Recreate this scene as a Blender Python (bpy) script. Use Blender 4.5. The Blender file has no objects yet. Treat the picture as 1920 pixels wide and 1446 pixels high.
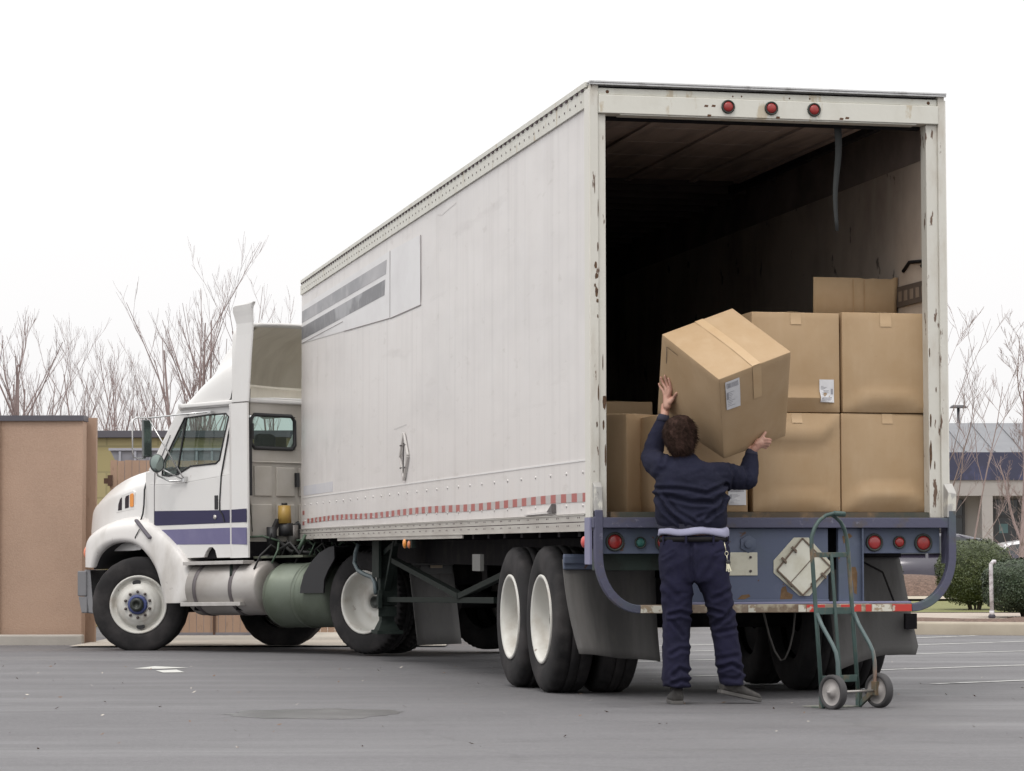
import bpy, math, random
from math import *
from mathutils import Vector, Matrix, noise
random.seed(7)
S = bpy.context.scene
COL = S.collection
# ------------------------------------------------------------------ camera
YAW, PITCH, ROLL = -0.2171, 0.0603, -0.0015
CAM = Vector((-4.2396, -16.8638, 1.0019)); FOC = 5069.7 / 1920.0
def cam_axes():
    c, s = cos(YAW), sin(YAW); cp, sp = cos(PITCH), sin(PITCH)
    f = Vector((-s*cp, c*cp, sp)); r = Vector((c, s, 0)); u = r.cross(f)
    cr, sr = cos(ROLL), sin(ROLL)
    return cr*r + sr*u, -sr*r + cr*u, f
ax, ay, af = cam_axes()
cd = bpy.data.cameras.new('camera'); cam = bpy.data.objects.new('camera', cd); COL.objects.link(cam)
cd.sensor_width = 36; cd.lens = 36*FOC; cd.clip_start = .1; cd.clip_end = 2000
m = Matrix((ax, ay, -af)).transposed().to_4x4(); m.translation = CAM
cam.matrix_world = m; S.camera = cam
AH = Vector((cos(YAW), sin(YAW), 0)); CH = Vector((-sin(YAW), cos(YAW), 0))
def W(X, D, z=0.0):      # metres to the right of / ahead of the place the photograph was taken from
    p = Vector((CAM.x, CAM.y, 0)) + AH*X + CH*D; p.z = z
    return p
# ------------------------------------------------------------------ world, sun, exposure
wd = bpy.data.worlds.new('World'); S.world = wd; wd.use_nodes = True
nt = wd.node_tree; nt.nodes.clear()
out = nt.nodes.new('ShaderNodeOutputWorld'); bg = nt.nodes.new('ShaderNodeBackground')
sky = nt.nodes.new('ShaderNodeTexSky'); sky.sky_type = 'NISHITA'; sky.sun_disc = False
SUN_EL, SUN_AZ = radians(58), radians(215)
sky.sun_elevation = SUN_EL; sky.sun_rotation = SUN_AZ; sky.dust_density = 4; sky.air_density = 1.5
hsv = nt.nodes.new('ShaderNodeHueSaturation'); hsv.inputs['Saturation'].default_value = .12
nt.links.new(sky.outputs[0], hsv.inputs['Color'])
tc = nt.nodes.new('ShaderNodeTexCoord'); sep = nt.nodes.new('ShaderNodeSeparateXYZ')
nt.links.new(tc.outputs['Generated'], sep.inputs[0])
cr = nt.nodes.new('ShaderNodeValToRGB'); nt.links.new(sep.outputs['Z'], cr.inputs[0])
cr.color_ramp.elements[0].position = 0.0; cr.color_ramp.elements[0].color = (.408, .403, .404, 1)
cr.color_ramp.elements[1].position = 1.0; cr.color_ramp.elements[1].color = (.92, .91, .90, 1)
e = cr.color_ramp.elements.new(.3); e.color = (.50, .498, .498, 1)
nz = nt.nodes.new('ShaderNodeTexNoise'); nz.inputs['Scale'].default_value = 1.8; nz.inputs['Detail'].default_value = 4
nt.links.new(tc.outputs['Generated'], nz.inputs['Vector'])
mr = nt.nodes.new('ShaderNodeMapRange'); mr.inputs['To Min'].default_value = .95*24; mr.inputs['To Max'].default_value = 1.05*24
nt.links.new(nz.outputs['Fac'], mr.inputs['Value'])
mul = nt.nodes.new('ShaderNodeVectorMath'); mul.operation = 'SCALE'
nt.links.new(cr.outputs[0], mul.inputs[0]); nt.links.new(mr.outputs[0], mul.inputs['Scale'])
mx = nt.nodes.new('ShaderNodeMix'); mx.data_type = 'RGBA'; mx.inputs[0].default_value = .93   # thick cloud deck over the clear sky
nt.links.new(hsv.outputs[0], mx.inputs[6]); nt.links.new(mul.outputs[0], mx.inputs[7])
nt.links.new(mx.outputs[2], bg.inputs[0]); bg.inputs[1].default_value = .1
nt.links.new(bg.outputs[0], out.inputs[0])
sd = bpy.data.lights.new('sun', 'SUN'); sd.energy = .9; sd.angle = radians(14); sd.color = (1, .95, .90)
sun = bpy.data.objects.new('sun', sd); COL.objects.link(sun)
# sky rotation: azimuth measured clockwise from +Y
sdir = Vector((sin(SUN_AZ)*cos(SUN_EL), cos(SUN_AZ)*cos(SUN_EL), sin(SUN_EL)))
sun.rotation_euler = sdir.to_track_quat('Z', 'Y').to_euler()
S.view_settings.view_transform = 'Standard'; S.view_settings.look = 'None'
S.view_settings.exposure = 0; S.view_settings.gamma = 1; S.view_settings.use_curve_mapping = False
S.cycles.max_bounces = 6; S.cycles.transparent_max_bounces = 8; S.cycles.caustics_reflective = False; S.cycles.caustics_refractive = False
# ------------------------------------------------------------------ materials
def lerpnode(nt, a, b, fac):
    n = nt.nodes.new('ShaderNodeMix'); n.data_type = 'RGBA'
    for s, v in ((6, a), (7, b), (0, fac)):
        if hasattr(v, 'is_output') or isinstance(v, bpy.types.NodeSocket): nt.links.new(v, n.inputs[s])
        elif s == 0: n.inputs[s].default_value = v
        else: n.inputs[s].default_value = (*v, 1)
    return n.outputs[2]
def noise_mask(nt, vec, scale, lo, hi, detail=5, rough=.6, stretch=(1, 1, 1)):
    mp = nt.nodes.new('ShaderNodeMapping'); mp.inputs['Scale'].default_value = stretch
    nt.links.new(vec, mp.inputs['Vector'])
    n = nt.nodes.new('ShaderNodeTexNoise'); n.inputs['Scale'].default_value = scale; n.inputs['Detail'].default_value = detail
    n.inputs['Roughness'].default_value = rough
    nt.links.new(mp.outputs[0], n.inputs['Vector'])
    r = nt.nodes.new('ShaderNodeMapRange'); r.inputs['From Min'].default_value = lo; r.inputs['From Max'].default_value = hi
    r.clamp = True
    nt.links.new(n.outputs['Fac'], r.inputs['Value'])
    return r.outputs[0]
MATS = {}
def mat(name, col, rough=.6, metal=0, layers=(), bump=0, bscale=60, bstretch=(1, 1, 1), spec=.5, rough_var=0, coat=0):
    """layers: (colour, scale, lo, hi, stretch, strength)"""
    if name in MATS: return MATS[name]
    mt = bpy.data.materials.new(name); mt.use_nodes = True; nt = mt.node_tree
    b = nt.nodes['Principled BSDF']; t = nt.nodes.new('ShaderNodeTexCoord'); vec = t.outputs['Object']
    cur = col
    for i, L in enumerate(layers):
        c2, sc, lo, hi, st = L[:5]; k = L[5] if len(L) > 5 else 1
        mp = nt.nodes.new('ShaderNodeVectorMath'); mp.operation = 'ADD'; mp.inputs[1].default_value = (i*13.1, i*7.7, i*3.3)
        nt.links.new(vec, mp.inputs[0])
        mk = noise_mask(nt, mp.outputs[0], sc, lo, hi, stretch=st)
        if k != 1:
            mm = nt.nodes.new('ShaderNodeMath'); mm.operation = 'MULTIPLY'; mm.inputs[1].default_value = k
            nt.links.new(mk, mm.inputs[0]); mk = mm.outputs[0]
        cur = lerpnode(nt, cur, c2, mk)
    if isinstance(cur, bpy.types.NodeSocket): nt.links.new(cur, b.inputs['Base Color'])
    else: b.inputs['Base Color'].default_value = (*cur, 1)
    b.inputs['Roughness'].default_value = rough; b.inputs['Metallic'].default_value = metal
    b.inputs['Specular IOR Level'].default_value = spec
    b.inputs['Coat Weight'].default_value = coat; b.inputs['Coat Roughness'].default_value = .15
    if rough_var:
        mk = noise_mask(nt, vec, 3, .3, .7)
        r = nt.nodes.new('ShaderNodeMapRange'); r.inputs['To Min'].default_value = rough-rough_var; r.inputs['To Max'].default_value = rough+rough_var
        nt.links.new(mk, r.inputs['Value']); nt.links.new(r.outputs[0], b.inputs['Roughness'])
    if bump:
        mp = nt.nodes.new('ShaderNodeMapping'); mp.inputs['Scale'].default_value = bstretch; nt.links.new(vec, mp.inputs['Vector'])
        n = nt.nodes.new('ShaderNodeTexNoise'); n.inputs['Scale'].default_value = bscale; n.inputs['Detail'].default_value = 4
        nt.links.new(mp.outputs[0], n.inputs['Vector'])
        bp = nt.nodes.new('ShaderNodeBump'); bp.inputs['Strength'].default_value = bump; bp.inputs['Distance'].default_value = .01
        nt.links.new(n.outputs['Fac'], bp.inputs['Height']); nt.links.new(bp.outputs[0], b.inputs['Normal'])
    MATS[name] = mt
    return mt
def glass(name, col, alpha_t=.55, rough=.02):
    if name in MATS: return MATS[name]
    mt = bpy.data.materials.new(name); mt.use_nodes = True; nt = mt.node_tree; nt.nodes.clear()
    o = nt.nodes.new('ShaderNodeOutputMaterial'); tr = nt.nodes.new('ShaderNodeBsdfTransparent'); gl = nt.nodes.new('ShaderNodeBsdfGlossy')
    tr.inputs[0].default_value = (*col, 1); gl.inputs['Roughness'].default_value = rough
    fr = nt.nodes.new('ShaderNodeFresnel'); ge = nt.nodes.new('ShaderNodeNewGeometry'); ir = nt.nodes.new('ShaderNodeMapRange')   # a thin pane reflects alike from both sides
    ir.inputs['To Min'].default_value = 1.5; ir.inputs['To Max'].default_value = 1/1.5; nt.links.new(ge.outputs['Backfacing'], ir.inputs[0]); nt.links.new(ir.outputs[0], fr.inputs[0])
    ms = nt.nodes.new('ShaderNodeMixShader'); nt.links.new(fr.outputs[0], ms.inputs[0]); nt.links.new(tr.outputs[0], ms.inputs[1]); nt.links.new(gl.outputs[0], ms.inputs[2])
    nt.links.new(ms.outputs[0], o.inputs[0]); MATS[name] = mt
    return mt
ONE = (1, 1, 1)
RUST = (.10, .045, .02)
# ------------------------------------------------------------------ mesh builder
SPLIT = {'rust_patch', 'cross_bar', 'belt_loop', 'scratches', 'bracket', 'tank_bracket', 'bolts', 'rust_spots', 'reflective_patch', 'rail', 'step', 'headlight', 'tail_light', 'window', 'corner_wrap', 'corner_gusset', 'hand_holes', 'side_brace', 'vent_opening', 'bumper_tape', 'lug_nuts', 'pressed_panel', 'crease', 'poster', 'wheel_arch_liner', 'lower_trim', 'hinge', 'frame_bow'}
class MB:
    def __init__(s): s.v = []; s.f = []; s.mi = []; s.sm = []; s.cur = 0
    def add(s, vs, fs, smooth=False, mi=None):
        o = len(s.v); s.v += [tuple(v) for v in vs]
        for f in fs: s.f.append(tuple(o+i for i in f)); s.sm.append(smooth); s.mi.append(s.cur if mi is None else mi)
        return s
    def box(s, x0, x1, y0, y1, z0, z1, mi=None):
        v = [(x, y, z) for z in (z0, z1) for y in (y0, y1) for x in (x0, x1)]
        return s.add(v, [(0, 2, 3, 1), (4, 5, 7, 6), (0, 1, 5, 4), (2, 6, 7, 3), (0, 4, 6, 2), (1, 3, 7, 5)], mi=mi)
    def hexa(s, v8, mi=None):   # order: bottom ring 0-3, top ring 4-7
        return s.add(v8, [(3, 2, 1, 0), (4, 5, 6, 7), (0, 1, 5, 4), (1, 2, 6, 5), (2, 3, 7, 6), (3, 0, 4, 7)], mi=mi)
    def bar(s, p, q, w, h=None, up=(0, 0, 1), mi=None):
        p, q = Vector(p), Vector(q); d = (q-p).normalized(); u = Vector(up)
        if abs(d.dot(u)) > .99: u = Vector((0, 1, 0))
        r = d.cross(u).normalized()*w/2; t = r.cross(d).normalized()*(h or w)/2
        return s.hexa([p-r-t, p+r-t, q+r-t, q-r-t, p-r+t, p+r+t, q+r+t, q-r+t], mi=mi)
    def grid(s, rings, closed=False, smooth=True, capa=False, capb=False, mi=None):
        n = len(rings[0]); vs = [v for r in rings for v in r]; fs = []
        for i in range(len(rings)-1):
            for j in range(n if closed else n-1):
                k = (j+1) % n; fs.append((i*n+j, i*n+k, (i+1)*n+k, (i+1)*n+j))
        if capa: fs.append(tuple(range(n))[::-1])
        if capb: fs.append(tuple((len(rings)-1)*n+j for j in range(n)))
        return s.add(vs, fs, smooth, mi)
    def tube(s, path, r, n=8, caps=True, mi=None, flat=1.0):
        P = [Vector(p) for p in path]; rr = r if isinstance(r, (list, tuple)) else [r]*len(P); rings = []
        ref = None
        for i, p in enumerate(P):
            d = (P[min(i+1, len(P)-1)]-P[max(i-1, 0)]).normalized()
            if ref is None:
                ref = Vector((0, 0, 1)) if abs(d.z) < .9 else Vector((1, 0, 0))
            a = (ref - d*ref.dot(d)).normalized(); b = d.cross(a); ref = a
            rings.append([p+(a*cos(2*pi*k/n)+b*sin(2*pi*k/n)*flat)*rr[i] for k in range(n)])
        return s.grid(rings, True, True, caps, caps, mi)
    def lathe(s, prof, c=(0, 0, 0), axis='x', n=32, smooth=True, mi=None, sgn=1, rmod=None):
        """prof: (radius, offset along the axis)"""
        rings = []; c = Vector(c)
        for j, (r, a) in enumerate(prof):
            ring = []
            for k in range(n):
                t = 2*pi*k/n; R = r if rmod is None else r+rmod(j, k)
                u, w = R*cos(t), R*sin(t); a_ = a*sgn
                ring.append(c+Vector({'x': (a_, u, w), 'y': (u, a_, w), 'z': (u, w, a_)}[axis]))
            rings.append(ring)
        return s.grid(rings, True, smooth, mi=mi)
    def cyl(s, p, q, r, n=16, r2=None, mi=None):
        s.tube([p, q], [r, r if r2 is None else r2], n, True, mi); return s
    def prism(s, poly, fn, d0, d1, mi=None):
        """poly of 2d points; fn(a, b, d) -> xyz"""
        n = len(poly); vs = [fn(a, b, d0) for a, b in poly]+[fn(a, b, d1) for a, b in poly]
        fs = [tuple(range(n))[::-1], tuple(range(n, 2*n))]+[(i, (i+1) % n, n+(i+1) % n, n+i) for i in range(n)]
        return s.add(vs, fs, mi=mi)
    def sphere(s, c, r, n=10, sc=(1, 1, 1), mi=None):
        c = Vector(c); rings = []
        for i in range(n+1):
            t = pi*i/n; rings.append([c+Vector((r*sc[0]*sin(t)*cos(2*pi*k/(2*n)), r*sc[1]*sin(t)*sin(2*pi*k/(2*n)), r*sc[2]*cos(t))) for k in range(2*n)])
        return s.grid(rings, True, True, mi=mi)
    def build(s, name, mats, parent=None, bevel=0, sub=0, solid=0, seg=2, label=None, weld=False):
        if name in SPLIT:      # pieces that do not touch become objects of their own
            par = list(range(len(s.v)))
            def find(i):
                while par[i] != i: par[i] = par[par[i]]; i = par[i]
                return i
            for f in s.f:
                for i in f[1:]: par[find(i)] = find(f[0])
            grp = {}
            for k, f in enumerate(s.f): grp.setdefault(find(f[0]), []).append(k)
            if len(grp) > 1:
                out = []
                for ks in grp.values():
                    q = MB(); mp = {}
                    for k in ks:
                        for i in s.f[k]:
                            if i not in mp: mp[i] = len(q.v); q.v.append(s.v[i])
                        q.f.append(tuple(mp[i] for i in s.f[k])); q.sm.append(s.sm[k]); q.mi.append(s.mi[k])
                    out.append(q.build(name, mats, parent, bevel, sub, solid, seg, label, weld))
                return out[0]
        me = bpy.data.meshes.new(name); me.from_pydata(s.v, [], s.f); me.update()
        if not isinstance(mats, (list, tuple)): mats = [mats]
        for mm in mats: me.materials.append(mm)
        me.polygons.foreach_set('use_smooth', s.sm); me.polygons.foreach_set('material_index', s.mi)
        o = bpy.data.objects.new(name, me); COL.objects.link(o)
        if parent is not None: o.parent = parent
        if weld:
            w_ = o.modifiers.new('weld', 'WELD'); w_.merge_threshold = .0005
        if solid:
            q = o.modifiers.new('solid', 'SOLIDIFY'); q.thickness = solid; q.offset = -1
        if bevel:
            q = o.modifiers.new('bevel', 'BEVEL'); q.width = bevel; q.segments = seg; q.limit_method = 'ANGLE'; q.angle_limit = radians(35); q.harden_normals = False
        if sub:
            q = o.modifiers.new('sub', 'SUBSURF'); q.levels = sub; q.render_levels = sub
        if label: o['label'] = label
        return o
def tag(o, label=None, cat=None, group=None, kind=None):
    for k, v in (('label', label), ('category', cat), ('group', group), ('kind', kind)):
        if v: o[k] = v
    return o
def empty(name, loc, label, cat, group=None, rz=0, rx=0, ry=0):
    o = bpy.data.objects.new(name, None); COL.objects.link(o); o.location = loc; o.rotation_euler = (rx, ry, rz); o.empty_display_size = .2
    return tag(o, label, cat, group)
def arc(cx, cy, r, a0, a1, n):
    return [(cx+r*cos(radians(a0+(a1-a0)*i/n)), cy+r*sin(radians(a0+(a1-a0)*i/n))) for i in range(n+1)]
def fnoise(p, s=1.0): return noise.noise(Vector(p)*s)
# ------------------------------------------------------------------ ground
def gz(D):      # the lot falls gently away from the camera for drainage, then levels out
    t = .03-.0135*(D-17)
    lo = -.19
    if D > 36: return lo
    if D > 30:
        k = (D-30)/6; t30 = .03-.0135*13
        return t30+(lo-t30)*(1-(1-k)**2)
    return t
def ground_mesh():
    b = MB(); Ds = [-40, -10, 0, 5]+[6+.5*i for i in range(70)]+[42, 46, 55, 70, 100, 160, 300, 700]
    Xs = [-500, -200, -80, -40, -20, -10, -5, 0, 5, 10, 20, 40, 80, 200, 500]
    b.grid([[W(x, d, gz(d)) for x in Xs] for d in Ds], smooth=True)
    return b
def asphalt():
    mt = bpy.data.materials.new('asphalt'); mt.use_nodes = True; nt = mt.node_tree; b = nt.nodes['Principled BSDF']
    t = nt.nodes.new('ShaderNodeTexCoord')
    rot = nt.nodes.new('ShaderNodeMapping'); rot.inputs['Rotation'].default_value = (0, 0, -YAW); nt.links.new(t.outputs['Object'], rot.inputs[0]); vec = rot.outputs[0]
    big = noise_mask(nt, vec, .9, .3, .7, 8, .68, (.6, 1.0, 1))
    c = lerpnode(nt, (.076, .074, .079), (.118, .115, .121), big)
    dark = noise_mask(nt, vec, .5, .56, .74, 9, .7, (.55, 1.2, 1))
    c = lerpnode(nt, c, (.055, .053, .058), dark)
    fine = noise_mask(nt, vec, 45, .38, .62, 5, .9)
    fm = nt.nodes.new('ShaderNodeMath'); fm.operation = 'MULTIPLY'; fm.inputs[1].default_value = .6; nt.links.new(fine, fm.inputs[0])
    c = lerpnode(nt, c, (.185, .18, .187), fm.outputs[0])
    sp = noise_mask(nt, vec, 260, .66, .72, 2, .5)
    c = lerpnode(nt, c, (.38, .37, .36), sp)
    vd = nt.nodes.new('ShaderNodeTexVoronoi'); vd.feature = 'DISTANCE_TO_EDGE'; vd.inputs['Scale'].default_value = .33
    wob = nt.nodes.new('ShaderNodeTexNoise'); wob.inputs['Scale'].default_value = 1.4; wob.inputs['Detail'].default_value = 5; nt.links.new(vec, wob.inputs[0])
    va = nt.nodes.new('ShaderNodeVectorMath'); va.operation = 'MULTIPLY_ADD'; va.inputs[1].default_value = (.9, .9, 0)
    nt.links.new(wob.outputs['Color'], va.inputs[0]); nt.links.new(vec, va.inputs[2]); nt.links.new(va.outputs[0], vd.inputs['Vector'])
    r = nt.nodes.new('ShaderNodeMapRange'); r.inputs['From Min'].default_value = .004; r.inputs['From Max'].default_value = .012; r.inputs['To Min'].default_value = .22; r.inputs['To Max'].default_value = 0
    nt.links.new(vd.outputs[0], r.inputs[0])
    c = lerpnode(nt, c, (.07, .068, .07), r.outputs[0])
    nt.links.new(c, b.inputs['Base Color'])
    wet = noise_mask(nt, vec, .6, .42, .66, 7, .65, (.2, 1.1, 1))
    rr = nt.nodes.new('ShaderNodeMapRange'); rr.inputs['To Min'].default_value = .85; rr.inputs['To Max'].default_value = .50
    nt.links.new(wet, rr.inputs[0]); nt.links.new(rr.outputs[0], b.inputs['Roughness'])
    bp = nt.nodes.new('ShaderNodeBump'); bp.inputs['Strength'].default_value = .5; bp.inputs['Distance'].default_value = .006
    n = nt.nodes.new('ShaderNodeTexNoise'); n.inputs['Scale'].default_value = 110; n.inputs['Detail'].default_value = 4; nt.links.new(vec, n.inputs[0])
    nt.links.new(n.outputs['Fac'], bp.inputs['Height']); nt.links.new(bp.outputs[0], b.inputs['Normal'])
    return mt
g = ground_mesh().build('parking_lot', asphalt()); tag(g, kind='structure')
# ------------------------------------------------------------------ trailer
TW, TLn, TT = 2.44, 13.47, 4.035
M_side = mat('trailer side skin', (.71, .68, .66), .42, layers=[((.56, .54, .53), .9, .45, .75, (1, .35, 1.4), .55), ((.50, .475, .46), 1.6, .5, .8, (1, 3.5, .12), .5), ((.5, .47, .45), 1.3, .62, .72, (1, .35, 3.0), .35), ((.45, .42, .38), 9, .62, .7, (1, .3, 1), .3)], bump=.12, bscale=3, bstretch=(1, .5, 1), rough_var=.08)
M_frame = mat('cream frame paint', (.64, .63, .57), .5, layers=[((.50, .47, .40), 4, .5, .75, (1, 1, .5), .6), ((.42, .33, .2), 9, .60, .66, (1, 1, .4), .6), (RUST, 13, .69, .71, (1, 1, .45), .9)], bump=.1, bscale=25)
M_frame_r = mat('rusty frame paint', (.62, .605, .55), .55, layers=[((.45, .40, .33), 6, .48, .7, (1, 1, .35), .7), (RUST, 14, .625, .65, (1.2, 1, .3), .92)], bump=.15, bscale=30)
M_rail = mat('rail aluminium', (.50, .48, .44), .45, .1, layers=[((.34, .31, .28), 5, .4, .7, (1, .3, 2), .7)])
M_alu = mat('bare aluminium', (.55, .55, .55), .35, .7, layers=[((.3, .29, .28), 10, .5, .7, ONE, .8)])
M_blue = mat('slate blue paint', (.086, .104, .165), .6, layers=[((.075, .10, .12), 2, .45, .7, ONE, .7), ((.16, .18, .25), 5, .55, .8, ONE, .5), (RUST, 9, .66, .68, ONE, .9)], bump=.1, bscale=30)
M_blue2 = mat('worn blue paint', (.080, .081, .130), .6, layers=[((.08, .12, .11), 1.3, .5, .62, ONE, .8), ((.10, .08, .06), 8, .55, .7, ONE, .6), ((.24, .24, .30), 18, .62, .7, ONE, .6)], bump=.2, bscale=40)
M_lav = mat('lavender paint', (.22, .22, .33), .5, layers=[((.2, .2, .3), 6, .5, .8, ONE, .6)])
M_dk = mat('black chassis steel', (.012, .011, .013), .8, spec=.15, layers=[((.04, .036, .032), 6, .5, .7, ONE, .6)])
M_dkg = mat('dark green chassis steel', (.014, .021, .018), .7, spec=.2, layers=[((.04, .05, .045), 6, .5, .7, ONE, .6)])
M_rub = mat('mud flap rubber', (.070, .067, .065), .75, layers=[((.16, .153, .147), 1.4, .45, .75, (3, 1, .35), .8), ((.10, .095, .085), 12, .55, .75, (1, 1, .3), .5)], bump=.1, bscale=50)
M_red = mat('red lamp lens', (.33, .022, .018), .35, coat=.3, layers=[((.20, .02, .02), 40, .4, .6, ONE, .7)])
M_amb = mat('amber lens', (.75, .27, .03), .25, coat=.5)
M_grom = mat('black rubber grommet', (.03, .035, .03), .6)
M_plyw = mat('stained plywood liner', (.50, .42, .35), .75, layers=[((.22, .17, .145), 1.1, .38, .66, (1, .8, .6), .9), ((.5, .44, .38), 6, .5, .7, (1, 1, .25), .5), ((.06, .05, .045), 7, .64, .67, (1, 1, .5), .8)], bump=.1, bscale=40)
M_ceil = mat('dull roll door panel', (.40, .33, .30), .6, layers=[((.18, .15, .135), 3, .4, .7, (3, .4, 1), .8)])
M_floor = mat('worn hardwood floor', (.13, .085, .055), .8, layers=[((.07, .05, .04), 4, .4, .6, (4, .5, 1), .9)])
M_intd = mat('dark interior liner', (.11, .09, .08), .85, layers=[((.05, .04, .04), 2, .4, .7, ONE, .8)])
M_tred = mat('red reflective tape', (.40, .10, .09), .35); M_twht = mat('grey reflective tape', (.48, .46, .45), .35)
M_tredb = mat('bright red reflective tape', (.50, .045, .035), .35, layers=[((.5, .48, .40), 14, .6, .64, ONE, .9)]); M_twhtb = mat('flaking white tape', (.62, .60, .52), .5, layers=[((.30, .22, .14), 18, .5, .56, ONE, .9)])
M_tyre = mat('tyre rubber', (.022, .021, .022), .85, spec=.25, layers=[((.066, .060, .060), 3, .45, .75, ONE, .8)], bump=.15, bscale=60)
M_rimw = mat('white wheel paint', (.62, .61, .57), .4, layers=[((.40, .35, .29), 5, .5, .75, ONE, .7), (RUST, 11, .68, .72, ONE, .7)])
M_hubb = mat('blue hub', (.06, .08, .22), .45, layers=[((.03, .03, .05), 20, .5, .7, ONE, .7)])
M_nut = mat('rusty lug nut', (.10, .08, .075), .6, .3)
M_riv = mat('rivet metal', (.6, .58, .56), .35, .5)
M_blk = mat('black plastic', (.02, .02, .022), .5)
M_hole = mat('dark rivet hole', (.09, .06, .07), .8)

trailer = empty('semi_trailer', (0, 0, 0), 'long worn white box trailer with open rear door and blue rear bumper', 'trailer')
# side skin, thin walls and liner
b = MB(); b.box(0.012, .045, .09, TLn, 1.23, 3.895)
# shallow dent in the skin
RV = b
b = MB(); b.box(TW-.045, TW-.012, .09, TLn, 1.23, 3.895); b.build('side_panel', M_side, trailer)
b = MB(); b.box(.045, TW-.045, TLn-.05, TLn-.005, 1.12, 3.98); b.build('front_wall', M_side, trailer)
b = MB(); b.box(-.004, TW+.004, .05, TLn-.09, TT-.03, TT-.004); b.build('roof', M_alu, trailer, bevel=.006)
# top rail with rivets and flange
b = MB()
for x0, x1, sx in ((-.004, .012, -1), (TW-.012, TW+.004, 1)):
    b.box(x0, x1, .09, TLn-.10, 3.98, TT-.031, 0); b.box(min(x0, x0-.004*sx*0), x1, .09, TLn, 3.875, 3.979, 0)
    xr = x0 if sx < 0 else x1
    b.box(xr-.012 if sx < 0 else xr, xr if sx < 0 else xr+.012, .06, TLn-.09, TT-.035, TT-.002, 0)
    for i in range(86):
        y = .22+i*.154; b.sphere((xr, y, 3.925), .0095, 4, (.5, 1, 1), 1)
    for i in range(90):
        y = .15+i*.148; b.box(xr-.008 if sx < 0 else xr, xr if sx < 0 else xr+.008, y, y+.05, 3.985, 3.999, 1)
b.build('top_rail', [M_frame, M_hole], trailer, bevel=.0)
# bottom rail: two grooved extrusions with rivet pairs
b = MB()
for xr, sx in ((0, 1), (TW, -1)):
    def bx(x0, x1, y0, y1, z0, z1, mi): b.box(min(xr+sx*x0, xr+sx*x1), max(xr+sx*x0, xr+sx*x1), y0, y1, z0, z1, mi)
    bx(-.003, .05, .15, TLn, 1.178, 1.226, 0); bx(.002, .05, .15, TLn, 1.172, 1.178, 1); bx(-.003, .05, .15, TLn, 1.118, 1.172, 0)
    bx(-.009, .01, .15, TLn, 1.219, 1.2265, 0); bx(-.009, .01, .15, TLn, 1.114, 1.121, 0)
    for i in range(44):
        y = .3+i*.30
        for dy in (0, .045):
            for z in (1.152, 1.204): b.sphere((xr-sx*.003, y+dy, z), .0065, 3, (.6, 1, 1), 1)
b.build('bottom_rail', [M_rail, M_hole], trailer)
b = MB(); b.box(.0, .012, 4.2, 10.7, 1.085, 1.117); b.build('lower_trim', M_rail, trailer)
# rivet rows on the side
b = RV
for z, z2 in ((1.50, 1.495), (1.283, 1.315)):
    for i in range(29):
        y = .26+i*.46; b.sphere((.011, y, z+(z2-z)*i/29), .0125, 4, (.6, 1, 1), 1)
for i in range(17): b.sphere((.011, .12, 1.3+i*.155), .009, 4, (.6, 1, 1), 1)
RV.cur = 0; side = RV.build('side_panel', [M_side, M_riv], trailer, label='dirty white left side skin of the trailer with grey striped panel')
# reflective tape
b = MB(); y = .115; i = 0; ys = []
while y < 13.05: ys.append(y); y += .151
pt = [[(.0085, y, 1.305+.006*sin(y*1.3)-.012*y/13), (.0085, y, 1.363+.006*sin(y*1.3)-.018*y/13)] for y in ys]
for i in range(len(pt)-1): b.mi += []; b.add([*pt[i], *pt[i+1]], [(0, 1, 3, 2)], mi=i % 2)
b.build('reflective_tape', [M_tred, M_twht], side, weld=True)
b = MB(); b.box(.0095, .0115, 13.2, 13.33, 1.385, 1.43); b.box(.0095, .0115, 13.2, 13.33, 1.27, 1.31); b.build('reflective_patch', M_tred, side)
b = MB(); b.box(.008, .0118, .12, 13.4, 1.572, 1.582); b.build('seam_trim', mat('scuffed white trim', (.76, .75, .74), .4), side)
# panel with removed grey stripes
Mp = mat('cleaner white panel', (.70, .69, .69), .4, layers=[((.58, .56, .56), 2, .45, .7, (1, .6, 1), .6)])
b = MB(); poly = [(13.44, 3.325), (7.62, 3.127), (7.60, 3.745), (13.4, 3.74)]
b.prism(poly, lambda a, c, d: (d, a, c), .0075, .0118); pnl = b.build('sign_panel', Mp, side)
b = MB(); b.prism([(7.585, 3.745), (6.103, 3.72), (6.045, 3.11), (7.60, 3.122)], lambda a, c, d: (d, a, c), .007, .0118)
b.build('sign_panel', Mp, side, label='plain lighter rectangle beside the grey stripes')
Ms1 = mat('faded grey stripe', (.27, .27, .285), .5, layers=[((.47, .46, .47), .9, .45, .7, (1, .6, 1.5), .9), ((.42, .41, .42), 4, .58, .62, ONE, .6)])
Ms2 = mat('dark grey stripe', (.17, .17, .18), .5, layers=[((.36, .36, .375), .55, .52, .55, (1, .8, 1), .95), ((.25, .25, .26), 7, .5, .6, ONE, .5)])
b = MB(); b.prism([(13.40, 3.682), (7.78, 3.682), (7.82, 3.553), (13.41, 3.553)], lambda a, c, d: (d, a, c), .0055, .0074); b.build('stripe', Ms1, pnl)
b = MB(); b.prism([(13.43, 3.505), (7.86, 3.505), (7.90, 3.363), (13.43, 3.363)], lambda a, c, d: (d, a, c), .0055, .0074); b.build('stripe', Ms2, pnl)
Mdl = mat('dark sealant line', (.22, .19, .19), .6)
b = MB(); b.box(.0045, .0055+.001, 7.592, 7.604, 3.125, 3.745); b.box(.0055, .0074, 6.045, 6.062, 3.11, 3.715)
b.prism([(6.05, 3.104), (6.05, 3.111), (7.6, 3.123), (7.6, 3.116)], lambda a, c, d: (d, a, c), .0055, .0074)
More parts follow.
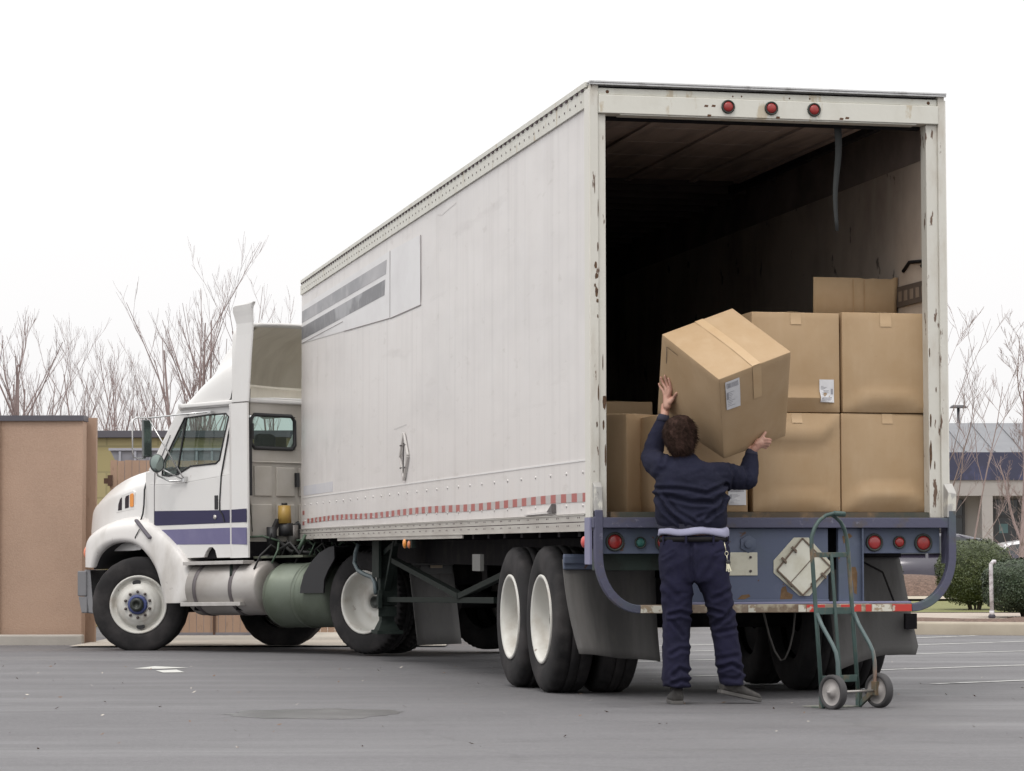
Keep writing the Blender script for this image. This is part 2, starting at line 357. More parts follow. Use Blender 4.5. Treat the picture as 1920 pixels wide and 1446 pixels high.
b.prism([(7.64, 3.120), (7.64, 3.127), (10.35, 3.222), (10.35, 3.214)], lambda a, c, d: (d, a, c), .0062, .0074)
b.prism([(10.4, 3.318), (10.4, 3.324), (13.43, 3.324), (13.43, 3.318)], lambda a, c, d: (d, a, c), .0049, .0054)
b.build('panel_edging', Mdl, pnl)
b = MB(); b.box(.0092, .0118, 11.1, 13.25, 1.6, 1.706); b.build('ghost_decal', mat('bluish ghost of a removed decal', (.56, .56, .60), .45, layers=[((.64, .63, .64), 2, .4, .6, ONE, .8)]), side)
# diamond placard holder on the side: four thin bars standing off the skin
b = MB(); cen = (6.81, 1.822); R1 = .205; pts = [(cen[0], cen[1]+R1), (cen[0]-.20, cen[1]), (cen[0], cen[1]-R1), (cen[0]+.20, cen[1])]
for i in range(4):
    p, q = pts[i], pts[(i+1) % 4]; b.bar((-.004, *p), (-.004, *q), .028, .018, up=(1, 0, 0), mi=0)
for (dy, dz) in ((.1, .1), (-.1, -.1), (.1, -.1), (-.1, .1)): b.bar((-.012, cen[0]+dy-.02, cen[1]+dz), (-.012, cen[0]+dy+.02, cen[1]+dz), .02, .012, mi=1)
b.bar((-.01, cen[0], cen[1]-.15), (-.01, cen[0]-.03, cen[1]+.12), .012, .01, mi=1)
b.build('placard_holder', [M_riv, mat('dark clip', (.12, .11, .11), .5, .3)], side, bevel=.002)
# scuffs and scratch marks on the skin: thin dark strips
Msc = mat('grey scratch', (.61, .585, .57), .6)
b = MB()
def scratch(pts, w):
    for p, q in zip(pts, pts[1:]): b.prism([(p[0], p[1]-w), (q[0], q[1]-w), (q[0], q[1]+w), (p[0], p[1]+w)], lambda a, c, d: (d, a, c), .0104, .0119)
scratch([(5.3, 3.80), (5.1, 3.775), (4.8, 3.79), (4.5, 3.80)], .006)
scratch([(7.4, 2.09), (7.0, 2.10), (6.75, 2.105)], .005)
b.build('scratches', Msc, side)
b = MB(); Mcr = mat('torn skin lip', (.10, .09, .09), .5)
b.prism([(1.05, 1.243), (1.95, 1.236), (1.9, 1.246), (1.1, 1.262)], lambda a, c, d: (d, a, c), -.012, .01, 0); b.prism([(1.02, 1.245), (1.18, 1.25), (1.03, 1.305)], lambda a, c, d: (d, a, c), -.02, .01, 1)
b.build('torn_edge', [M_side, Mcr], side)
# amber/green marker lamp hanging under the side rail
b = MB(); b.box(.01, .05, 6.50, 6.86, 1.01, 1.09, 0); b.sphere((.004, 6.79, 1.05), .045, 6, (.5, 1, 1), 1); b.sphere((.004, 6.58, 1.04), .035, 6, (.5, 1, 1), 2)
b.build('marker_lamp', [M_dkg, M_amb, mat('orange lens', (.6, .2, .08), .4)], trailer)
b = MB(); b.sphere((-.004, .17, 1.045), .038, 6, (.6, 1, 1)); b.build('marker_lamp', mat('pink red lens', (.6, .10, .09), .4), trailer)
# ---- rear frame
b = MB()
b.box(-.008, .004, .002, .125, 1.2015, 3.985)                       # left side wrap
b.box(TW-.004, TW+.008, .002, .125, 1.2015, 3.985)
b.build('corner_wrap', mat('pale frame paint', (.68, .66, .60), .5, layers=[(RUST, 16, .70, .72, (1, 1, .5), .8)]), trailer, bevel=.003)
for x0, x1, x2, mm, nm in ((.002, .055, .108, M_frame_r, ''), (TW-.002, TW-.048, TW-.128, M_frame_r, '')):
    b = MB(); b.box(min(x0, x1), max(x0, x1), 0, .12, 1.2015, 4.018); b.box(min(x1, x2), max(x1, x2), .018, .12, 1.2015, 3.82)
    b.build('rear_post', mm, trailer, bevel=.004)
b = MB(); b.box(.056, TW-.049, .012, .12, 3.945, 3.99); b.box(.056, TW-.049, -.012, .12, 3.822, 3.942); b.box(.2, TW-.2, -.004, .1, 3.813, 3.8215)
b.build('rear_header', M_frame, trailer, bevel=.006)
b = MB(); b.box(-.006, TW+.006, -.025, .14, TT-.017, TT-.003); b.box(-.006, TW+.006, -.021, .0, TT-.03, TT-.0175)
for i in range(13): b.sphere((.2+i*.17, .02, TT-.003), .009, 3)
b.build('roof_cap', M_alu, trailer, bevel=.003)
b = MB()
for x, z in ((.12, 3.965), (.97, 3.963), (1.03, 3.965), (1.36, 3.963), (1.5, 3.965), (2.33, 3.965)): b.sphere((x, .012, z), .012 if x in (.12, 2.33) else .006, 4, (1, .3, 1))
for x, z in ((.78, 3.89), (.83, 3.892), (1.71, 3.835), (1.75, 3.842), (1.27, 3.83), (.80, 3.828)): b.prism([(x-.014, z-.006), (x+.012, z-.007), (x+.016, z+.006), (x-.008, z+.008)], lambda a, c, d: (a, d, c), -.0126, -.0119)
b.build('rust_spots', mat('rust brown', RUST, .8), trailer)
def round_lamp(x, z, r, y, mlens=M_red, nm='marker_lamp', lab=None):
    b = MB(); b.lathe([(r*1.38, .008), (r*1.38, -.008), (r*1.25, -.014), (r*1.05, -.010), (r*1.02, .0)], (x, y, z), 'y', 24)
    o = b.build(nm, M_grom, trailer, label=lab)
    b = MB(); b.lathe([(r*1.04, 0), (r, -.008), (r*.75, -.014), (r*.4, -.017), (.0005, -.018)], (x, y, z), 'y', 24)
    b.build('lens', mlens, o)
for x in (.929, 1.225, 1.52): round_lamp(x, 3.889, .033, -.014)
def blotch(x, z, rx, rz, seed, y):
    return [(x+rx*(1+.45*noise.noise(Vector((cos(t)*1.7, sin(t)*1.7, seed))))*cos(t), z+rz*(1+.45*noise.noise(Vector((cos(t)*1.7, sin(t)*1.7, seed+5))))*sin(t)) for t in [2*pi*i/14 for i in range(14)]]
b = MB()
for i, (x, z, rx, rz) in enumerate(((.036, 2.83, .010, .022), (.040, 2.76, .012, .018), (.030, 2.70, .006, .012), (.040, 2.66, .010, .036), (.046, 2.60, .007, .014), (.050, 2.95, .005, .03), (.052, 3.2, .003, .05), (.030, 3.35, .003, .06), (.048, 2.50, .004, .012), (.050, 2.0, .004, .05), (.040, 1.8, .005, .02))):
    b.prism(blotch(x, z, rx, rz, i*3.7, 0), lambda a, c, d: (a, d, c), -.0012, -.0001)
for i, (x, z, rx, rz) in enumerate(((.095, 1.95, .012, .05), (.088, 1.80, .006, .03), (.10, 1.6, .005, .07), (.085, 2.2, .003, .05), (TW-.118, 1.62, .010, .08), (TW-.115, 1.85, .006, .05), (TW-.09, 1.55, .004, .03), (TW-.118, 2.3, .004, .03), (TW-.075, 2.05, .004, .02))):
    b.prism(blotch(x, z, rx, rz, i*5.1+2, 0), lambda a, c, d: (a, d, c), .0165, .0179)
b.build('rust_spots', mat('dark rust', (.13, .075, .04), .9, layers=[((.06, .035, .025), 60, .4, .6, ONE, .9)]), trailer)
# lintel shade inside: door track and header underside
# ---- rear sill and blue under structure
b = MB(); b.box(.0, TW, -.055, .0, 1.135, 1.2014); b.build('rear_sill', M_blue2, trailer, bevel=.004)
b = MB(); b.box(.13, TW-.14, .002, .06, 1.2018, 1.238); b.build('floor_edge', mat('grimy sill plate', (.10, .075, .05), .8, layers=[((.2, .13, .07), 5, .5, .6, ONE, .8), ((.05, .06, .05), 3, .5, .6, ONE, .8)]), trailer)
b = MB(); b.box(.064, .61, .02, .05, .968, 1.134); b.build('lamp_beam', M_blue, trailer, bevel=.004)
b = MB(); b.box(1.83, 2.38, .02, .05, .968, 1.134); b.build('lamp_beam', M_blue, trailer, bevel=.004)
Mgb = mat('dark green under beam', (.035, .055, .045), .6, layers=[((.02, .025, .02), 8, .45, .6, ONE, .8)])
b = MB(); b.box(.06, .8, .16, .22, .86, 1.0); b.build('cross_beam', Mgb, trailer, bevel=.004)
b = MB()
b.box(.845, 1.593, -.012, .02, .648, 1.134); b.box(.845, 1.593, -.03, -.0125, .6445, .67)
b.build('rear_plate', M_blue, trailer, bevel=.005)
b = MB(); b.cyl((1.045, -.02, 1.03), (1.045, -.012, 1.03), .06, 6); b.cyl((1.045, -.03, 1.03), (1.045, -.019, 1.03), .028, 16); b.build('bolt_boss', M_blue, trailer, bevel=.003)
for x0, x1 in ((.61, .78), (1.662, 1.828)):
    b = MB(); b.box(x0, x1, -.012, .03, .645, 1.134); b.box(x1-.012, x1-.001, -.045, -.0125, .645, 1.134); b.build('rear_upright', M_blue, trailer, bevel=.004)
b = MB(); b.prism([(1.73, .74), (1.745, .86), (1.757, .88), (1.78, .88), (1.792, .84), (1.787, .70), (1.768, .71), (1.76, .80), (1.748, .74)], lambda a, c, d: (a, d, c), -.0135, -.0121)
b.prism([(1.70, 1.03), (1.69, 1.08), (1.74, 1.10), (1.76, 1.08), (1.73, 1.06)], lambda a, c, d: (a, d, c), -.0135, -.0121)
b.prism([(1.26, .67), (1.27, .74), (1.30, .76), (1.31, .72), (1.35, .70), (1.34, .672)], lambda a, c, d: (a, d, c), -.0135, -.0121)
b.prism([(.97, .672), (1.0, .70), (1.05, .705), (1.06, .69), (1.02, .673)], lambda a, c, d: (a, d, c), -.0135, -.0121)
b.build('rust_patch', mat('brown rust patch', (.13, .075, .035), .85, layers=[((.2, .12, .06), 30, .4, .6, ONE, .7)]), trailer)
round_lamp(.16, 1.046, .045, .018, nm='tail_lamp'); round_lamp(.33, 1.040, .028, .018, mat('green painted lens', (.03, .13, .11), .5), nm='tail_lamp', lab='small lamp painted over in green')
round_lamp(.49, 1.042, .045, .018, nm='tail_lamp')
round_lamp(1.922, 1.040, .043, .018, mat('dull red lens', (.35, .03, .03), .3, coat=.5), nm='tail_lamp'); round_lamp(2.096, 1.041, .031, .018, nm='tail_lamp'); round_lamp(2.263, 1.036, .045, .018, nm='tail_lamp')
# licence plate holder and diamond placard frame
Mpl = mat('aged white plate', (.56, .54, .44), .5, layers=[((.40, .37, .28), 8, .5, .7, ONE, .7)])
b = MB(); b.box(.86, 1.108, -.018, -.0125, .826, .976); pl = b.build('blank_plate', Mpl, trailer, bevel=.006)
b = MB()
for x, z in ((1.06, .945), (1.06, .855), (.9, .945)): b.cyl((x, -.024, z), (x, -.0185, z), .009, 8)
b.build('bolts', M_nut, pl)
cx_, cz_ = 1.412, .882; r_ = .158
dm = [(cx_+r_*1.0, cz_-.01), (cx_+.035, cz_-r_*1.15), (cx_-.03, cz_-r_*1.15), (cx_-r_*1.2, cz_+.0), (cx_-r_*1.2, cz_+.045), (cx_-.05, cz_+r_*1.2), (cx_+.055, cz_+r_*1.2), (cx_+r_*1.0, cz_+.06)]
dm = [(cx_+.195, cz_-.03), (cx_+.195, cz_+.03), (cx_+.045, cz_+.19), (cx_-.055, cz_+.19), (cx_-.195, cz_+.04), (cx_-.195, cz_-.04), (cx_-.02, cz_-.19), (cx_+.05, cz_-.19)]
b = MB(); b.prism(dm, lambda a, c, d: (a, d, c), -.018, -.0125); ph = b.build('placard_frame', Mpl, trailer, bevel=.002, label='octagonal white placard frame on the blue plate')
b = MB(); b.prism([(cx_, cz_+.185), (cx_+.19, cz_), (cx_, cz_-.185), (cx_-.175, cz_-.02)], lambda a, c, d: (a, d, c), -.026, -.0185); b.build('placard', mat('blank placard', (.66, .65, .56), .45, layers=[((.5, .47, .36), 6, .5, .7, ONE, .6)]), ph, bevel=.002)
b = MB(); D2 = [(cx_, cz_+.185), (cx_+.19, cz_), (cx_, cz_-.185), (cx_-.175, cz_-.02)]
for i in range(4):
    p, q = D2[i], D2[(i+1) % 4]; b.bar((p[0], -.028, p[1]), (q[0], -.028, q[1]), .010, .008, up=(0, 1, 0))
b.bar((cx_+.1, -.028, cz_+.09), (cx_-.085, -.028, cz_-.105), .005, .004, up=(0, 1, 0))
for x, z in ((cx_-.06, cz_+.115), (cx_-.13, cz_+.045), (cx_+.07, cz_-.12), (cx_+.14, cz_-.055), (cx_-.09, cz_-.105)):
    b.bar((x-.014, -.034, z+.014), (x+.014, -.034, z-.014), .014, .012, up=(0, 1, 0)); b.sphere((x+.012, -.038, z-.018), .008, 4)
b.build('placard_clips', mat('rusty clip', (.16, .12, .09), .6, .3), ph)
# bumper: bar with reflective tape, arcs up to the sill
b = MB(); b.box(.305, 2.15, -.06, -.01, .586, .640); bum = b.build('bumper_bar', [mat('rusty bumper bar', (.26, .20, .15), .7, layers=[((.45, .40, .30), 5, .5, .56, ONE, .9), ((.12, .07, .04), 7, .5, .6, ONE, .7)])], trailer, bevel=.005)
b = MB(); b.box(.64, 2.15, -.055, -.012, .6405, .655); b.build('bumper_lip', M_lav, bum, bevel=.003)
xs = [(.31, .44, 1), (.62, .78, 0), (1.46, 1.56, 0), (1.585, 1.69, 1), (1.70, 1.77, 0), (1.775, 1.875, 1), (1.90, 2.02, 0), (2.025, 2.145, 1)]
xs = [(.31, .62, 0), (1.03, 1.08, 0), (1.37, 1.42, 0), (1.425, 1.55, 1), (1.66, 1.80, 1), (1.83, 1.87, 1), (1.875, 2.01, 0), (2.015, 2.148, 1)]
for k in (0, 1):
    b = MB()
    for x0, x1, c_ in xs:
        if c_ == k: b.box(x0, x1, -.0625, -.0602, .590, .636)
    b.build('bumper_tape', M_tredb if k else M_twhtb, bum, label='bright red tape blocks' if k else 'flaking white tape blocks')
for sx in (1, -1):
    X0 = .036 if sx > 0 else TW-.002
    path = [(X0, -.035, 1.25), (X0, -.035, 1.1), (X0, -.035, .96)]
    R = .345
    xe = .31 if sx > 0 else 2.15
    ex = abs(xe-X0)
    for i in range(1, 15):
        t = i/14*pi/2; path.append((X0+sx*ex*(1-cos(t)), -.035, .96-(.96-.613)*sin(t)))
    b = MB(); rings = []
    for i, p in enumerate(path):
        a = Vector(path[max(i-1, 0)]); c = Vector(path[min(i+1, len(path)-1)]); d = (c-a).normalized(); n = Vector((-d.z, 0, d.x)); p = Vector(p); o = Vector((0, .028, 0))
        rings.append([p+n*.027-o, p+n*.027+o, p-n*.027+o, p-n*.027-o])
    b.grid(rings, True, False, True, True); b.build('bumper_arc', M_blue2, trailer, bevel=.006)
    b = MB(); x0 = X0-.027; x1 = X0+.027
    if sx > 0: b.hexa([(x0, -.06, 1.203), (x1, -.06, 1.203), (x1, -.001, 1.203), (x0, -.001, 1.203), (x0, -.05, 1.40), (x1, -.05, 1.40), (x1, -.001, 1.43), (x0, -.001, 1.43)])
    else: b.hexa([(x0-.01, -.062, 1.203), (x1, -.062, 1.203), (x1, -.001, 1.203), (x0-.01, -.001, 1.203), (x0, -.062, 1.37), (x1+.005, -.062, 1.36), (x1, -.001, 1.43), (x0-.01, -.001, 1.43)])
    b.build('bumper_cap', mat('scraped post cap', (.42, .41, .39), .5, .2, layers=[((.70, .68, .60), 9, .55, .6, (1, 1, .5), .8), ((.1, .08, .07), 13, .6, .64, (1, 1, .4), .9)]), trailer, bevel=.005)
b = MB(); b.box(-.012, .006, .0, .135, .90, 1.201); b.box(TW-.006, TW+.012, .0, .135, .90, 1.201); b.build('corner_gusset', M_lav, trailer, bevel=.002)
# mud flaps
def flap(pts_fn, nx, nz, y0, lab=None):
    b = MB(); rings = []
    for j in range(nz+1):
        v = j/nz; rings.append([pts_fn(i/nx, v) for i in range(nx+1)])
    b.grid(rings); return b.build('mud_flap', M_rub, trailer, solid=.010, label=lab)
def fl(u, v):   # v 0 top -> 1 bottom
    xl = .0+.062*v**1.8; xr = .64+.0*v; x = xl+(xr-xl)*u
    zb = .305-.06*u+.004*sin(u*9); z = .93+(zb-.93)*v
    y = .80-.12*v*v-.09*(1-u)**3*v-.03*sin(u*7)*v
    return (x, y, z)
flap(fl, 14, 12, .75)
b = MB(); b.box(.0, .62, .755, .79, .862, .965); b.box(-.004, .62, .74, .757, .90, .955); b.build('flap_hanger', M_blue, trailer, bevel=.01)
def fr_(u, v):
    xl = 1.80+.03*v; xr = 2.31+.115*v**.8
    if v > .93: xr -= .03
    x = xl+(xr-xl)*u; zb = .17+.11*min(1, u*1.6)**.8; z = .965+(zb-.965)*v
    return (x, .62-.10*v*v+.05*sin(u*3.2)*v, z)
fo_ = flap(fr_, 14, 12, .6); M_rubl = mat('faded grey flap rubber', (.13, .127, .124), .8, spec=.2, layers=[((.20, .195, .19), 1.4, .45, .75, (3, 1, .35), .7), ((.08, .075, .07), 9, .55, .75, (1, 1, .3), .6)], bump=.1, bscale=50); fo_.data.materials[0] = M_rubl
b = MB(); b.bar((1.84, .60, .955), (2.32, .60, .955), .04, .03); b.bar((1.95, .575, .955), (2.18, .565, .84), .02, .012); b.bar((2.18, .565, .84), (2.26, .545, .62), .02, .012); b.box(2.315, 2.40, .50, .535, .455, .56); b.build('flap_bracket', M_dk, trailer, bevel=.003)
# hose loop hanging at the rear
b = MB(); b.tube([(1.47, .3, .62), (1.46, .32, .45), (1.44, .34, .34), (1.41, .35, .27), (1.38, .35, .26), (1.34, .35, .32), (1.30, .34, .42), (1.28, .34, .5), (1.25, .34, .62)], .007, 6); b.build('hanging_chain', mat('dull chain', (.07, .065, .06), .6, .4), trailer)
# ---- interior
b = MB(); b.box(.05, TW-.05, .061, TLn-.06, 1.2, 1.2395); b.build('floor', M_floor, trailer)
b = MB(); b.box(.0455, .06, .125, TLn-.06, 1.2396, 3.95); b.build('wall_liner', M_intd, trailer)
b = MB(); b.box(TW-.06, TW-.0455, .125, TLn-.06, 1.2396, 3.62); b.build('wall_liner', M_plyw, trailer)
b = MB(); b.box(TW-.064, TW-.0605, .125, TLn-.06, 3.62, 3.95); b.build('wall_liner', mat('dark upper liner', (.27, .22, .19), .85, layers=[((.12, .095, .085), 1.5, .35, .65, ONE, .9)]), trailer)  # upper band of the right liner, darker than the plywood below
b = MB()
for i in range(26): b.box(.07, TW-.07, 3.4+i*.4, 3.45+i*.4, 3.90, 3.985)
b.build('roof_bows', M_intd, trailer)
b = MB()
for i in range(5): b.box(.16, 2.02, .20+i*.62, .20+i*.62+.60, 3.868, 3.89)
for x in (.16, .55, 1.10, 1.62, 1.98):
    b.box(x, x+.045, .2, 3.28, 3.85, 3.8675)
b.build('rolled_up_door', M_ceil, trailer)
b = MB(); b.bar((2.06, .15, 3.84), (2.06, 3.6, 3.84), .05, .06); b.bar((.10, .15, 3.84), (.10, 3.6, 3.84), .05, .06); b.box(.12, TW-.13, .125, .17, 3.8, 3.9); b.build('door_track', M_dk, trailer)
b = MB(); b.box(TW-.075, TW-.0605, .16, 1.2, 2.66, 2.80)
for i in range(9): b.box(TW-.077, TW-.0752, .2+i*.11, .26+i*.11, 2.695, 2.765, 1)
b.build('logistics_rail', [mat('dark logistics rail', (.09, .07, .06), .6), mat('rail slot rust', (.22, .17, .13), .8)], trailer)
b = MB(); b.tube([(TW-.066, .28, 2.90), (TW-.07, .22, 2.93), (TW-.07, .5, 2.95), (TW-.07, .62, 2.90)], .012, 6); b.build('tie_ring', M_dk, trailer)
b = MB(); b.grid([[(1.715+.010*sin(i*.7), .16, 3.83-.072*i-.0), (1.77-.03*i/10+.010*sin(i*.7), .165, 3.83-.072*i)] for i in range(11)]); b.build('pull_strap', mat('grey webbing', (.03, .033, .033), .8), trailer, solid=.003)
# ---- chassis, landing gear, axles
b = MB(); b.box(.62, .74, .3, 12.6, .86, 1.11); b.box(1.70, 1.82, .3, 12.6, .86, 1.11)
for i in range(22): b.box(.04, TW-.04, .45+i*.58, .52+i*.58, 1.08, 1.19)
b.box(.06, TW-.06, .25, TLn-.1, 1.19, 1.1995)
b.build('chassis', M_dk, trailer)
for x in (.22, TW-.42):
    b = MB(); b.box(x, x+.17, 9.36, 9.58, .45, 1.1, 0)
    b.box(x+.02, x+.15, 9.40, 9.55, .24, .46, 0); b.box(x-.04, x+.22, 9.30, 9.66, .17, .205, 0)
    b.hexa([(x-.02, 9.34, .205), (x+.19, 9.34, .205), (x+.19, 9.62, .205), (x-.02, 9.62, .205), (x+.02, 9.40, .30), (x+.15, 9.40, .30), (x+.15, 9.56, .30), (x+.02, 9.56, .30)])
    b.box(x-.03, x-.001, 9.28, 9.68, .72, 1.1, 0); b.box(x-.03, x+.01, 9.30, 9.34, .42, .60); b.box(x-.02, x+.16, 9.33, 9.359, .34, .44)
    b.bar((x+.04, 9.4, .95), (x+.08, 8.75, 1.08), .05); b.bar((x+.07, 9.5, .5), (x+.07, 8.85, 1.10), .06)
    b.build('landing_gear', M_dkg, trailer, bevel=.004)
b = MB(); b.bar((.32, 9.45, .505), (.32, 4.35, .590), .07, .05); b.bar((.30, 9.0, .89), (.30, 5.75, .60), .07, .05); b.bar((.30, 5.75, .60), (.30, 3.6, .84), .06, .05)
b.build('side_brace', mat('grey green brace', (.016, .022, .019), .7, spec=.15), trailer, bevel=.004)
b = MB(); b.tube([(.18, 10.45, 1.06), (.16, 10.50, .97), (.15, 10.52, .86), (.17, 10.40, .78), (.2, 10.1, .74), (.2, 9.7, .72), (.2, 9.55, .66), (.2, 9.5, .56)], .022, 8); b.build('crank_handle', mat('blue grey crank', (.10, .13, .14), .5, .2), trailer)
b = MB()
for y in (1.543, 2.557): b.cyl((.1, y, .512), (TW-.1, y, .512), .065, 12)
b.box(.68, .80, .9, 3.3, .62, .80); b.box(1.64, 1.76, .9, 3.3, .62, .80)
b.cyl((1.22, 1.5, .78), (1.22, 2.3, .78), .13, 12); b.box(.8, 1.64, 1.95, 2.1, .70, .90)
b.build('axles', M_dk, trailer)
b = MB(); b.box(.02, .05, 3.6, 3.9, .83, .96); b.cyl((.3, 3.9, .80), (1.3, 3.9, .80), .14, 14); b.build('air_tank', mat('grey tank', (.12, .12, .115), .6), trailer)
# the tyres
def tyre_mesh(b, c, R, wd_, rr, sgn=1, n=96, lug=.004, axis='x', mi=0):
    if lug > .01: n = 208
    """outer face at offset 0, inner at +wd (sgn gives the direction inwards)"""
    h = wd_; prof = [(rr, .035), (rr+.012, .012), (rr+.05, .004), ((rr+R)/2, -.002), (R-.055, .006), (R-.022, .020), (R-.004, .042), (R, .075), (R, h*.36), (R-.008, h*.365), (R-.008, h*.39), (R, h*.395), (R, h*.605), (R-.008, h*.61), (R-.008, h*.635), (R, h*.64), (R, h-.075), (R-.004, h-.042), (R-.022, h-.02), (R-.055, h-.006), ((rr+R)/2, h+.002), (rr+.03, h-.01), (rr, h-.035), (rr-.01, h-.05)]
    def rm(j, k):
        return -lug*2.2 if (j in (6, 7, 16, 17) and (k//2) % 2 == 0) else 0
    b.lathe(prof, c, axis, n, True, mi, sgn, rm)
def steel_wheel(parent, c, R, wd_, rr, style, sgn=1, axis='x', rot=None, lug=.004, hub=M_hubb):
    """wheel (rim and disc) > tyre, hub"""
    b = MB()
    dep = {'dual': .175, 'steer': .03, 'inner': .05}[style]
    if style == 'steer':      # convex disc standing out
        prof = [(rr+.006, .040), (rr+.012, .006), (rr+.0, .0), (rr-.016, .012), (rr-.028, .045), (rr-.045, .060), (rr-.07, .050), (rr*.80, .030), (rr*.66, .012), (rr*.60, -.004), (rr*.57, -.012), (rr*.30, -.012), (rr*.30, .01), (.02, .01)]
    else:
        prof = [(rr+.006, .040), (rr+.014, .004), (rr+.004, -.002), (rr-.012, .004), (rr-.02, .03), (rr-.028, .08), (rr-.03, .13), (rr-.05, dep-.02), (rr-.08, dep), (rr*.62, dep+.012), (rr*.55, dep), (rr*.5, dep-.002), (rr*.3, dep-.002), (rr*.3, dep+.03), (.02, dep+.03)]
    b.lathe(prof, c, axis, 48, True, 0, sgn)
    w = b.build('wheel', M_rimw, parent)
    b = MB(); tyre_mesh(b, c, R, wd_, rr, sgn, lug=lug, axis=axis); b.build('tyre', M_tyre, w)
    def off(u, v, a):
        v3 = {'x': (a*sgn, u, v), 'y': (u, a*sgn, v)}[axis]; return Vector(c)+Vector(v3)
    b = MB(); base = -.012 if style == 'steer' else dep-.002
    if style == 'steer':
        b.lathe([(rr*.345, base), (rr*.345, base-.03), (rr*.30, base-.04), (rr*.24, base-.04), (rr*.22, base-.02)], c, axis, 32, True, 0, sgn)
        b.lathe([(rr*.24, base-.035), (rr*.24, base-.075), (rr*.20, base-.09), (rr*.11, base-.09), (rr*.10, base-.07), (.001, base-.07)], c, axis, 32, True, 1, sgn)
    else:
        b.lathe([(rr*.20, base+.002), (rr*.20, base-.006), (rr*.17, base-.008), (rr*.15, base+.02), (.001, base+.02)], c, axis, 24, True, 1, sgn)
    b.build('hub', [hub, mat('oily hub cap', (.035, .04, .035), .35, .3)], w)
    b = MB()
    for k in range(10 if style == 'steer' else 0):
        t = 2*pi*(k+.5)/10; u, v = cos(t)*rr*.455, sin(t)*rr*.455
        b.cyl(off(u, v, base+.004), off(u, v, base-.028), .0165, 6)
    if style == 'steer': b.build('lug_nuts', M_nut, w)
    if style == 'steer':
        b = MB()
        for t in (radians(85), radians(-95)):
            u, v = cos(t)*rr*.78, sin(t)*rr*.78; ring = []
            for k in range(16):
                q = 2*pi*k/16; x_, y_ = .050*cos(q), .032*sin(q)
                ring.append((u - sin(t)*x_ + cos(t)*y_, v + cos(t)*x_ + sin(t)*y_))
            b.prism(ring, lambda a_, c_, d: off(a_, c_, d), .0215, .034)
        b.build('hand_holes', M_blk, w)
    return w
for y, dz in ((1.543, 0), (2.557, -.008)):
    for sx, xo in ((1, .02), (-1, TW-.02)):
        steel_wheel(trailer, (xo, y, .512+dz), .512, .285, .297, 'dual', sx)
        b = MB(); tyre_mesh(b, (xo+sx*.325, y, .512+dz), .512, .285, .297, sx); b.lathe([(.30, .04), (.28, .1), (.27, .2), (.1, .2)], (xo+sx*.325, y, .512+dz), 'x', 32, True, 0, sx); b.build('inner_tyre', M_tyre, trailer)
# ------------------------------------------------------------------ tractor unit; local x forward, y to its left, z up
H = radians(42)
FWD = -cos(H)*AH + sin(H)*CH
tr = empty('truck_tractor', (1.4015, 12.2137, -.113), 'white tractor cab with blue side stripes and tall roof fairing', 'truck', rz=atan2(FWD.y, FWD.x), ry=.0196)
tr.rotation_mode = 'XYZ'
M_cab = mat('white cab paint', (.71, .70, .685), .28, coat=.4, layers=[((.55, .52, .49), 1.5, .5, .8, (1, 1, .6), .5), ((.5, .46, .42), 14, .68, .72, ONE, .4)])
M_fend = mat('dusty white fender', (.70, .68, .66), .38, layers=[((.42, .39, .35), 1.7, .48, .68, (1.2, 1.2, .5), .7), ((.35, .32, .3), 16, .66, .70, ONE, .4)])
M_back = mat('grimy beige back wall', (.48, .455, .415), .6, layers=[((.36, .33, .28), 2, .4, .7, ONE, .7)])
M_fin = mat('beige fairing inside', (.74, .70, .60), .75, layers=[((.60, .56, .47), 2, .4, .7, (1, 3, 1), .7)])
M_nvy = mat('dark blue stripe', (.020, .017, .065), .45)
M_lvs = mat('faded lavender stripe', (.14, .13, .25), .45, layers=[((.18, .17, .29), 4, .45, .7, ONE, .7)])
M_tank = mat('dull aluminium tank', (.46, .44, .42), .45, .35, layers=[((.30, .27, .24), 2.2, .4, .7, (.6, 1, 1), .8)], rough_var=.1)
M_tankg = mat('green tinged tank', (.15, .175, .14), .45, .35, layers=[((.09, .11, .075), 2.2, .4, .7, ONE, .8)], rough_var=.1)
M_chr = mat('stainless tube', (.62, .62, .62), .2, .9)
M_gl = glass('tinted cab glass', (.66, .75, .72))
M_seal = mat('window seal', (.02, .02, .022), .6)
M_bump = mat('grey plastic bumper', (.18, .18, .19), .6, layers=[((.26, .26, .27), 3, .4, .7, ONE, .6)])
M_int = mat('grey cab interior', (.10, .105, .10), .8)
def cabx(a, c, d): return (a, d, c)
# hood
secs = [(3.765, .975, 1.96, 2.165), (4.0, .955, 1.93, 2.165), (4.3, .925, 1.885, 2.135), (4.6, .885, 1.82, 2.07), (4.85, .82, 1.76, 1.99), (5.05, .74, 1.71, 1.90), (5.17, .66, 1.66, 1.83), (5.24, .57, 1.60, 1.76), (5.265, .52, 1.50, 1.68)]
def hprof(vs, zs, zt):
    h = [(vs+.03, 1.18), (vs+.02, 1.45), (vs, zs-.05), (vs-.015, zs), (vs-.06, zs+.04), (vs-.14, zs+(zt-zs)*.55), (vs-.24, zs+(zt-zs)*.85), (vs*.55, zt-.012), (vs*.3, zt)]
    return h
b = MB(); rings = []
for u, vs, zs, zt in secs:
    h = hprof(vs, zs, zt); h += [(0, zt+.004)]
    rings.append([(u, v, z) for v, z in h]+[(u, -v, z) for v, z in h[::-1][1:]])
last = rings[-1]; rings.append([(5.27, p[1]*.9, 1.18+(p[2]-1.18)*.93) for p in last]); rings.append([(5.272, p[1]*.05, 1.3) for p in last])
b.grid(rings); hood = b.build('hood', M_cab, tr, sub=1)
